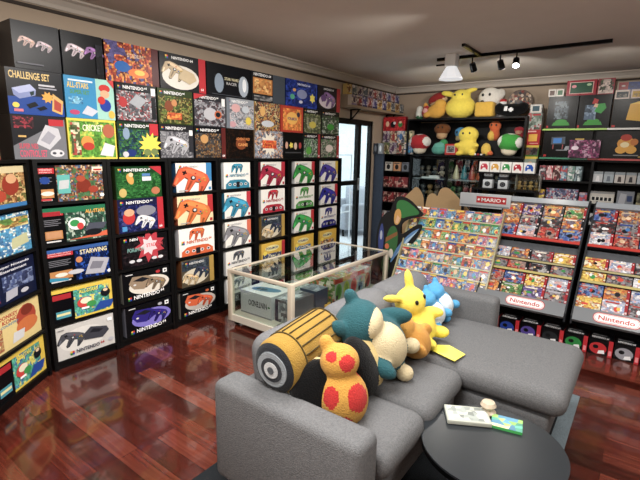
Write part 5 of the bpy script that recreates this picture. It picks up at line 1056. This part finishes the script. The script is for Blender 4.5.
# rug and coffee table
mb = MB('#2b2f33'); mb.box((-1.5, 1.0, .0), (-.24, 3.02, .008)); mb.color('#7a8890'); mb.box((-.24, 1.0, 0), (-.165, 3.02, .0085)); mb.build('rug', 'fabric', label='dark rug with a pale grey border under the corner sofa', cat='rug')
tb = empty('coffee_table', (-.355, 1.64, -.015), 0, 'round coffee table with a smoked glass top in front of the sofa', 'table')
mb = MB('#2c3136'); mb.cyl((0, 0, .392), (0, 0, .4), .27, n=48); mb.build('tabletop', 'plastic', tb)
mb = MB('#1a1b1d'); mb.lathe([(.255, .372), (.27, .372), (.27, .391), (.255, .391)], n=40); mb.build('rim', 'metal', tb)
for k in range(3):
    a = k * 2.094 + .5; mb = MB('#1a1b1d'); mb.cyl((.2 * math.cos(a), .2 * math.sin(a), .01), (.16 * math.cos(a), .16 * math.sin(a), .39), .012, n=10); mb.build('leg', 'metal', tb)
mb = MB('#b8bcb0'); mb.box((-.09, -.06, 0), (.09, .06, .02), bevel=.004); f = Face(mb, (-.08, -.05, .0201), (1, 0, 0), (0, 1, 0), .16, .1); f.mosaic(0, 0, 1, 1, 8, 5, ['#c8ccc0', '#8a9490', '#e0e0d8'], 350)
mb.build('magazine', 'paper', loc=(-.49, 1.75, .386), rot=(0, 0, .5), label='pale grey booklet on the coffee table', cat='magazine')
mb = MB('#c8b8a0'); mb.lathe([(.03, 0), (.036, .01), (.02, .022), (.034, .04), (.026, .055), (.005, .06)], n=14); mb.build('ornament', 'plastic', loc=(-.43, 1.84, .386), label='small sandy ornament near the edge of the coffee table', cat='ornament')
mb = MB('#38b858'); mb.box((-.06, -.045, 0), (.06, .045, .012)); f = Face(mb, (-.06, -.045, .0121), (1, 0, 0), (0, 1, 0), .12, .09); f.mosaic(0, 0, 1, 1, 5, 4, ['#38b8a0', '#a8e048', '#3a90c8', '#e8e0a0'], 351)
mb.build('game_case', 'paper', loc=(-.34, 1.80, .386), rot=(0, 0, .2), label='bright green and blue case on the coffee table', cat='game case')

# ================================================================== SOFT TOYS
def blob(name, ells, loc, rot=(0, 0, 0), label='', cat='soft toy', group=None, vox=.009, parts=(), sm=6, size=1.0, flats=()):
    """one fused body from ellipsoids (centre, radii, colour, rotation); colour taken from the ellipsoid each point belongs to"""
    from mathutils import Euler
    mb = MB('#ffffff')
    for e in ells:
        mb.ell([q * size for q in e[0]], [q * size for q in e[1]], e[2], e[3] if len(e) > 3 else (0, 0, 0), 20, 14)
    me = bpy.data.meshes.new('tmp'); me.from_pydata(mb.v, [], mb.f); o = bpy.data.objects.new('tmp', me); COL.objects.link(o)
    m = o.modifiers.new('r', 'REMESH'); m.mode = 'VOXEL'; m.voxel_size = vox
    m = o.modifiers.new('s', 'SMOOTH'); m.iterations = sm; m.factor = .5
    dg = bpy.context.evaluated_depsgraph_get(); m2 = bpy.data.meshes.new_from_object(o.evaluated_get(dg))
    bpy.data.objects.remove(o)
    m2.name = name
    npol = len(m2.polygons); cen = np.zeros(npol * 3); m2.polygons.foreach_get('center', cen); cen = cen.reshape(-1, 3)
    best = np.full(npol, 1e9); colr = np.zeros((npol, 3))
    for e in ells + list(flats):
        Rm = np.array(Euler(e[3] if len(e) > 3 else (0, 0, 0)).to_matrix()); c = np.array(e[0]) * size; rd = np.array(e[1]) * size
        q = ((cen - c) @ Rm) / rd; dd = np.sqrt((q ** 2).sum(1)); dd = (dd - 1) * rd.min()
        if e in flats: k = dd < 0; dd = np.where(k, -50, 1e9)
        k = dd < best; best[k] = dd[k]; colr[k] = lin(e[2])
    tot = np.zeros(npol, dtype=np.int32); m2.polygons.foreach_get('loop_total', tot)
    ca = m2.color_attributes.new('Col', 'FLOAT_COLOR', 'CORNER'); cc_ = np.ones((tot.sum(), 4), dtype=np.float32); cc_[:, :3] = np.repeat(colr, tot, axis=0)
    ca.data.foreach_set('color', cc_.ravel()); m2.polygons.foreach_set('use_smooth', [True] * npol)
    m2.materials.clear(); m2.materials.append(M['plush'])
    if not parts:
        o = bpy.data.objects.new(name, m2); COL.objects.link(o); o.location = loc; o.rotation_euler = rot; tag(o, label, cat, group); return o
    r_ = empty(name, loc, 0, label, cat, group); r_.rotation_euler = rot
    o = bpy.data.objects.new('body', m2); COL.objects.link(o); o.parent = r_
    for nm, cs, rad, colr_ in parts:
        mb = MB(colr_); mb.ell([q * size for q in cs], [q * size for q in rad], colr_, nu=12, nv=8); mb.build(nm, 'plastic', r_)
    return r_
SG = 'soft toys on the grey sofa'
SZ = .45
YEL, DY = '#f2dc1e', '#cf9a22'
# mustard bolster over the near back cushion
bs = empty('bolster_cushion', (-1.09, 1.36, .675), 0, 'mustard quilted bolster with dark stitched bars leaning on the near end of the sofa', 'cushion')
bs.scale = (.84, .84, .84); bs.rotation_euler = (math.radians(4), math.radians(-12), math.radians(3))
mb = MB('#aa861a')
n = 40; L0 = .235; prof_ = [(.02, -L0), (.09, -L0 - .004), (.125, -L0 + .012), (.135, -L0 + .04), (.138, 0), (.135, L0 - .04), (.125, L0 - .012), (.09, L0 + .004), (.02, L0)]
vs = []
for r0, yy in prof_:
    for i in range(n):
        a = 2 * math.pi * i / n; vs.append((r0 * .9 * math.cos(a), yy, r0 * 1.0 * math.sin(a)))
fs = []; cl = []
for j in range(len(prof_) - 1):
    for i in range(n):
        fs.append((j * n + i, j * n + (i + 1) % n, (j + 1) * n + (i + 1) % n, (j + 1) * n + i)[::-1])
        cl.append(lin('#7f868c') if j in (0,) else lin('#30343a') if j == 1 else lin('#aa861a'))
fs.append(tuple(range(n))); cl.append(lin('#5a6066')); fs.append(tuple(range((len(prof_) - 1) * n, len(prof_) * n))[::-1]); cl.append(lin('#aa861a'))
mb._add(vs, fs, True, cl); mb.build('body', 'plush', bs)
mb = MB('#54461a')
for i in range(10):
    a = -.5 + i * .34
    mb.cyl((.126 * math.cos(a), -.12, .14 * math.sin(a)), (.126 * math.cos(a), .19, .14 * math.sin(a)), .0035, n=6)
for yy in (-.13, .2):
    for i in range(24):
        a = 2 * math.pi * i / 24; b = 2 * math.pi * (i + 1) / 24
        mb.cyl((.125 * math.cos(a), yy, .139 * math.sin(a)), (.125 * math.cos(b), yy, .139 * math.sin(b)), .004, n=6)
mb.build('stitching', 'plush', bs)
mb = MB('#9aa2a8'); 
for rr_, cx_ in ((.085, '#9aa2a8'), (.06, '#3a3e44'), (.04, '#c8ccce'), (.018, '#5a6066')):
    mb.color(cx_); mb.cyl((0, -L0 - .002 - (.09 - rr_) * .15, 0), (0, -L0 - .008 - (.09 - rr_) * .15, 0), rr_, n=24)
mb.build('end_rings', 'plush', bs)
# black round cushion with cream edge
blob('round_cushion', [((0, 0, 0), (.11, .055, .115), '#0e0e10'), ((.0, .035, 0), (.116, .018, .12), '#d8c088')], (-.945, 1.275, .575), (math.radians(-12), math.radians(10), math.radians(50)), 'black round cushion with a cream rim, nearest the near armrest', 'cushion', SG)
# mustard and red spotted plush
blob('soft_toy', [((0, 0, -.03), (.105, .095, .12), DY), ((0, .01, .12), (.08, .075, .07), DY), ((-.05, .03, .19), (.03, .03, .035), DY)], (-.865, 1.335, .57), (0, math.radians(-6), math.radians(30)), 'mustard soft toy with large red spots, between two black cushions', 'soft toy', SG,
     flats=[((.07, -.06, .0), (.05, .05, .055), '#c8241e'), ((-.04, -.09, .02), (.035, .04, .05), '#c8241e'), ((.04, -.06, .14), (.035, .04, .035), '#c8241e'), ((.08, .04, .08), (.04, .04, .04), '#c8241e'), ((0, -.09, -.1), (.045, .04, .04), '#c8241e'), ((-.03, -.05, .17), (.03, .03, .025), '#c8241e')])
# black and cream
blob('round_cushion', [((0, -.02, 0), (.07, .11, .135), '#0e0e10'), ((.03, .05, -.01), (.045, .085, .12), '#d8c07c')], (-.90, 1.535, .59), (0, math.radians(-24), math.radians(18)), 'black cushion with a wide cream edge beside the teal soft toy', 'cushion', SG)
# teal and cream bear
blob('soft_toy', [((0, 0, 0), (.15, .145, .16), '#2a6068'), ((.07, -.02, .02), (.10, .105, .12), '#d3c39a'), ((.0, 0, .17), (.115, .12, .09), '#2a6068'), ((.06, 0, .165), (.065, .085, .06), '#d3c39a'),
                  ((-.02, -.09, .25), (.03, .035, .045), '#2a6068'), ((-.02, .09, .25), (.03, .035, .045), '#2a6068'), ((.08, -.14, .03), (.09, .04, .045), '#2a6068', (0, .5, -.3)), ((.08, .14, .03), (.09, .04, .045), '#2a6068', (0, .5, .3)),
                  ((.11, -.07, -.13), (.045, .04, .04), '#d3c39a'), ((.11, .08, -.13), (.045, .04, .04), '#d3c39a')], (-.94, 1.73, .60), (math.radians(36), math.radians(-18), 0), 'large round teal soft toy bear with a cream belly and feet', 'soft toy', SG)
# amber oval
blob('soft_toy', [((0, 0, 0), (.085, .085, .115), '#d69a2c'), ((.0, -.0, .11), (.06, .065, .05), '#d8a034'), ((.06, -.07, .0), (.03, .02, .04), '#d69a2c'), ((.06, .07, .0), (.03, .02, .04), '#d69a2c')], (-.86, 1.985, .555), (math.radians(35), math.radians(-20), 0), 'amber oval soft toy between the teal bear and the bright yellow toy', 'soft toy', SG)
# yellow long eared
blob('soft_toy', [((0, 0, -.03), (.10, .10, .11), YEL), ((0, 0, .12), (.085, .09, .08), YEL), ((0, -.12, .20), (.025, .08, .022), YEL, (-.5, 0, 0)), ((0, .04, .225), (.022, .03, .07), YEL, (-.2, 0, 0)),
                  ((.07, -.07, .01), (.06, .03, .03), YEL, (0, .3, -.4)), ((.07, .08, .02), (.06, .03, .03), YEL, (0, .3, .3)), ((.08, -.06, -.1), (.06, .035, .035), YEL), ((.08, .07, -.1), (.06, .035, .035), YEL)],
     (-.93, 2.17, .585), (math.radians(16), math.radians(-12), math.radians(-12)), 'bright yellow long-eared soft toy sitting on the sofa', 'soft toy', SG, parts=(('eye', (.075, -.035, .135), (.008, .012, .014), '#101010'), ('eye', (.075, .035, .135), (.008, .012, .014), '#101010')))
# two blue and white
BL = '#4ea6d6'
for k, (y, x) in enumerate(((2.44, -.96), (2.60, -.97))):
    blob('soft_toy', [((0, 0, 0), (.085, .085, .09), BL), ((.05, -.01, 0), (.05, .06, .07), '#dde6ec'), ((-.0, 0, .09), (.07, .07, .05), BL), ((0, -.06, .13), (.02, .02, .03), BL), ((0, .06, .13), (.02, .02, .03), BL), ((.06, -.07, -.06), (.035, .03, .03), BL), ((.06, .07, -.06), (.035, .03, .03), BL)],
         (x, y, .55 + .01 * k), (math.radians(25), math.radians(-14), math.radians(-10)), 'sky blue and white soft toy near the far armrest, the %s one' % ['nearer', 'farther'][k], 'soft toy', 'sky blue soft toys on the sofa')

# on and in the black box shelf
PY = YB + .13
TGp = 'soft toys on top of the black box shelf'; IG = 'soft toys inside the black box shelf'
zt = 1.967
def eyes(y, z, s, x=.03, r=.012): return (('eye', (-x, y, z), (r, .006, r * 1.3), '#101012'), ('eye', (x, y, z), (r, .006, r * 1.3), '#101012'))
B = lambda *a, **k: blob('soft_toy', *a, vox=.014, **k)
B([((0, 0, .07), (.065, .06, .07), '#dfe0d6'), ((0, 0, .03), (.06, .06, .035), '#3a7a50'), ((.0, 0, .14), (.05, .045, .05), '#e4e4dc')], (-2.78, PY, zt), label='small white and green round soft toy at the left end of the shelf top', group=TGp)
B([((0, 0, .09), (.07, .06, .09), '#b82634'), ((0, -.03, .11), (.045, .045, .035), '#e8a8a0'), ((-.02, .0, .19), (.035, .03, .035), '#e0a020')], (-2.655, PY - .05, zt), label='small red and pink soft toy with an orange tuft on the shelf top', group=TGp)
B([((0, 0, .10), (.13, .08, .10), '#e0a81c'), ((.05, 0, .19), (.085, .07, .07), '#e6b01e'), ((-.12, -.03, .05), (.06, .05, .04), '#e0a81c')], (-2.50, PY - .07, zt), label='golden yellow slumped soft toy on the shelf top', group=TGp)
B([((0, 0, .29), (.15, .07, .07), '#a82a28', (0, -.35, 0)), ((.02, 0, .24), (.14, .06, .045), '#e0c090', (0, -.35, 0)), ((0, .02, .12), (.09, .06, .12), '#c8902c')], (-2.56, PY + .09, zt), label='red and tan soft toy behind the golden yellow one', group=TGp)
B([((0, 0, .14), (.21, .15, .15), '#f6e01e'), ((0, 0, .27), (.13, .11, .11), '#f8e420'), ((-.19, 0, .33), (.10, .035, .04), '#f6e01e', (0, .2, 0)), ((.13, 0, .36), (.09, .035, .03), '#f6e01e', (0, -.15, 0))], (-2.19, PY - .0, zt), label='very large plain yellow soft toy in the middle of the shelf top', group=TGp,
  parts=(('eye', (-.05, -.108, .30), (.011, .006, .014), '#101012'), ('eye', (.05, -.108, .30), (.011, .006, .014), '#101012')))
B([((0, 0, .26), (.15, .08, .13), '#e4e0d8'), ((0, 0, .12), (.10, .08, .12), '#dcd8d0'), ((-.05, -.05, .2), (.07, .06, .06), '#e4e0d8'), ((.13, .02, .30), (.06, .04, .07), '#d8d4cc')], (-1.83, PY + .07, zt), label='large white soft toy dog with a black nose on the shelf top', group=TGp,
  parts=(('nose', (-.06, -.115, .2), (.024, .014, .018), '#0e0e10'), ('eye', (-.07, -.075, .29), (.016, .008, .02), '#0e0e10'), ('eye', (.02, -.085, .29), (.016, .008, .02), '#0e0e10')))
# yellow block and friends
mb = MB('#e0b41e'); mb.box((-.12, -.08, 0), (.12, .08, .19), bevel=.035); mb.build('soft_block', 'plush', loc=(-1.83, PY - .08, zt), label='plain yellow plush block in front of the white dog', cat='cushion')
B([((0, 0, .08), (.20, .08, .08), '#0d0d10'), ((-.04, -.05, .09), (.035, .04, .035), '#e8e8ea'), ((.02, -.05, .08), (.035, .04, .035), '#e8e8ea'), ((.14, .02, .12), (.07, .05, .05), '#0d0d10'), ((-.14, .0, .11), (.06, .05, .06), '#0d0d10')], (-1.52, PY - .06, zt), label='black soft toy with two white ovals at the right of the shelf top', group=TGp)
B([((0, 0, .045), (.05, .05, .03), '#e8e8e6'), ((0, 0, .075), (.05, .05, .03), '#c8282c')], (-1.66, PY + .09, zt + .135), label='small red and white ball above the black soft toy', group=TGp)
mb = MB('#c8c8cc'); mb.box((-.055, -.05, 0), (.055, .05, .13)); mb.build('pedestal', 'plastic', loc=(-1.66, PY + .09, zt), label='small white pedestal behind the black soft toy', cat='stand')
mb = MB('#6a5a50'); mb.cyl((0, 0, .19), (0, .03, .19), .155, n=28)
f = Face(mb, (0, -.001, .19), (1, 0, 0), (0, 0, 1), 1, 1)
for k in range(60):
    rg_ = random.Random(k); a = rg_.uniform(0, 6.28); q = .135 * math.sqrt(rg_.random()); f.k = k % 7 + 1
    f.ell(q * math.cos(a), q * math.sin(a), .02, .02, rg_.choice(['#a88a70', '#c8b8a8', '#5a4a48', '#8a3a30', '#d8c0a0', '#3a4048']), n=6)
mb.build('picture_disc', 'carton', loc=(-1.465, PY + .13, zt), label='round patterned panel of tiny pictures at the back right of the shelf top', cat='panel')
# inside
zi = 1.472
def mush(x, y, z, s, cap, label, tilt=0, group=IG):
    return blob('mushroom_cushion', [((0, 0, .06), (.085, .075, .06), '#e8dcc4'), ((0, 0, .15), (.14, .12, .10), cap)], (x, y, z), (0, tilt, 0), label, 'cushion', group, .013, size=s,
                flats=[((-.12, -.05, .16), (.055, .08, .06), '#e8e6e0'), ((.12, -.05, .16), (.055, .08, .06), '#e8e6e0'), ((0, -.02, .26), (.05, .06, .03), '#e8e6e0')])
mush(-2.72, PY - .06, zi, 1.15, '#c01e2c', 'red mushroom cushion with white spots inside the black box shelf')
mush(-1.50, PY - .06, zi, 1.15, '#3aa83c', 'green mushroom cushion with white spots inside the black box shelf', .1)
B([((0, 0, .15), (.12, .09, .085), '#8a5526'), ((0, -.01, .06), (.08, .07, .06), '#d8b080')], (-2.47, PY + .12, zi + .21), label='brown domed soft toy raised at the back of the box shelf', group=IG, parts=eyes(-.085, .17, 1, .03, .012))
mb = MB('#15161a'); mb.box((-.85, .03, 0), (.55, .17, .20)); mb.build('riser', 'shelf', loc=(-2.0, PY + .03, zi), label='black riser at the back inside the box shelf', cat='riser')
B([((0, 0, .07), (.11, .09, .075), '#5aa898'), ((-.0, -.02, .12), (.08, .07, .05), '#68b8a8'), ((.05, .02, .16), (.06, .05, .06), '#3a9a60')], (-2.42, PY - .07, zi), label='teal soft toy with a green bulge inside the box shelf', group=IG)
B([((0, 0, .11), (.085, .07, .075), '#4a9ac8'), ((0, 0, .03), (.07, .06, .05), '#d8c890')], (-2.20, PY + .12, zi + .20), label='light blue soft toy with a cream base inside the box shelf', group=IG, parts=eyes(-.068, .11, 1))
B([((0, 0, .11), (.14, .10, .115), '#f2d81a'), ((0, 0, .27), (.135, .10, .11), '#f6de1c'), ((-.12, -.06, .13), (.05, .04, .035), '#f2d81a'), ((.12, -.06, .13), (.05, .04, .035), '#f2d81a'), ((-.09, -.06, .02), (.05, .06, .03), '#f2d81a'), ((.09, -.06, .02), (.05, .06, .03), '#f2d81a')], (-2.03, PY - .05, zi), label='big bright yellow soft toy sitting inside the box shelf', group=IG, parts=eyes(-.098, .29, 1, .045))
B([((0, 0, .08), (.07, .07, .09), '#d8682a'), ((0, 0, .19), (.08, .07, .07), '#e0702c'), ((-.03, -.04, .06), (.05, .05, .07), '#e8c03a')], (-1.74, PY + .12, zi + .2), label='orange soft toy at the back inside the box shelf', group=IG, parts=eyes(-.066, .2, 1))
B([((0, 0, .08), (.065, .06, .09), '#e8c43a'), ((.06, 0, .03), (.04, .05, .03), '#e0702c')], (-1.78, PY - .06, zi), label='small yellow and orange soft toy beside the big yellow one', group=IG)
B([((0, 0, .05), (.06, .05, .055), '#a8283a'), ((0, 0, .12), (.07, .05, .04), '#b82c3c'), ((0, -.03, .09), (.04, .03, .03), '#c89a80')], (-1.43, PY + .12, zi + .22), label='small crimson soft toy behind the green mushroom cushion', group=IG)
B([((0, 0, .04), (.05, .04, .04), '#3a9ac8'), ((.03, 0, .09), (.03, .03, .035), '#48a8d8')], (-2.862, PY - .08, zi), label='tiny light blue soft toy left of the red mushroom cushion', group=IG)
t = empty('framed_screen', (-2.235, YB + .01, zi), 0, 'small red framed screen in front of the teal soft toy', 'frame')
mb = MB('#c02c20'); mb.box((-.085, 0, 0), (.085, .03, .15), bevel=.006); mb.build('frame', 'plastic', t)
mb = MB('#b8b8b8'); mb.box((-.058, -.003, .03), (.058, .001, .125)); f = Face(mb, (-.058, -.003, .03), (1, 0, 0), (0, 0, 1), .116, .095); f.rect(.12, .1, .88, .9, '#4a4a4c'); f.mosaic(.2, .2, .8, .8, 5, 4, ['#7a7a7a', '#3a3a3c', '#a0a0a0'], 360); mb.build('screen', 'plastic', t)
for k in range(4):
    mb = MB('#e8e8e8'); mb.ell((0, 0, .014), (.017, .017, .014), ['#e8e8e8', '#c83038', '#e8e8e8', '#202226'][k], nu=10, nv=7); mb.build('ball', 'plastic', loc=(-1.90 + .04 * k + (.0), YB + .012, zi), label='tiny %s ball at the front edge of the box shelf, %s from the left' % (['white', 'red', 'white', 'black'][k], ORD[k]), cat='ball', group='tiny balls at the front of the box shelf')

# ================================================================== CEILING FITTINGS AND ADDED UNSEEN LAMPS
tr = empty('track_light', (-1.4, 4.66, 2.47), 0, 'black ceiling track with small spotlight heads', 'light')
mb = MB('#17181a'); mb.box((-.55, -.015, -.03), (1.0, .015, 0)); mb.build('track', 'metal', tr)
mb = MB('#17181a'); mb.box((-.12, -.5, -.025), (-.09, -.015, 0)); mb.build('feed_track', 'metal', tr)
for k, x in enumerate((-.18, .09, .24)):
    dy = -1 if k == 2 else 1
    mb = MB('#2a2b2e'); mb.cyl((x, 0, -.03), (x, 0, -.09), .007, n=8); mb.cyl((x, .0, -.085), (x + .01, dy * .045, -.15), .028, .034, 14); h_ = mb.build('spotlight_head', 'metal', tr)
    mb = MB('#ffffff'); mb.cyl((x + .01, dy * .0455, -.151), (x + .0101, dy * .0462, -.152), .029, n=14); mb.build('bulb', 'lamp' if k == 2 else 'plastic', h_)
pl_ = empty('ceiling_lamp', (-1.75, 4.55, 2.47), 0, 'white flared spotlight hanging from the ceiling', 'lamp')
mb = MB('#e6e8e8'); mb.box((-.055, -.055, -.12), (.055, .055, -.0), bevel=.01); mb.build('housing', 'plastic', pl_)
mb = MB('#e6e8e8'); mb.cyl((0, 0, -.12), (0, 0, -.24), .055, .125, 8, smooth=False); mb.build('shade', 'shade', pl_)
mb = MB('#2c2d30'); mb.box((-.16, -.01, -.1), (-.055, .01, -.085)); mb.build('bracket', 'metal', pl_)
for x, y in ((-.9, .6), (-.4, -.9), (-1.3, 1.9), (.7, 2.6)):  # panel housings out of view, added around the fill lights
    t = empty('added_ceiling_panel_lamp', (x, y, 2.47), 0, 'unseen added white ceiling panel lamp, %s' % {-.9: 'the one over the near armrest', -.4: 'nearest the front wall', -1.3: 'the one over the sofa back', .7: 'the one nearest the right wall'}[x], 'light', 'unseen added ceiling panel lamps')
    mb = MB('#e8e8e8'); mb.box((-.63, -.18, -.012), (-.6, .18, 0)); mb.box((.6, -.18, -.012), (.63, .18, 0)); mb.box((-.6, -.18, -.012), (.6, -.15, 0)); mb.box((-.6, .15, -.012), (.6, .18, 0)); mb.build('frame', 'plastic', t)
    mb = MB('#ffffff'); mb.box((-.6, -.15, -.006), (.6, .15, -.001)); mb.build('diffuser', 'plastic', t)

for x, y in ((-.5, -.9), (1.3, 1.9)):  # pendants out of view, added to carry the ceiling fill bulbs
    t = empty('added_pendant_lamp', (x, y, 2.47), 0, 'unseen added clear pendant lamp hanging near the %s wall' % ('front' if y < 0 else 'right'), 'lamp', 'unseen added pendant lamps')
    mb = MB('#d8d8d8'); mb.cyl((0, 0, -.02), (0, 0, 0), .05, n=16); mb.cyl((0, 0, -.38), (0, 0, -.02), .004, n=6); mb.cyl((0, 0, -.40), (0, 0, -.36), .02, n=12); mb.build('cord', 'metal', t)
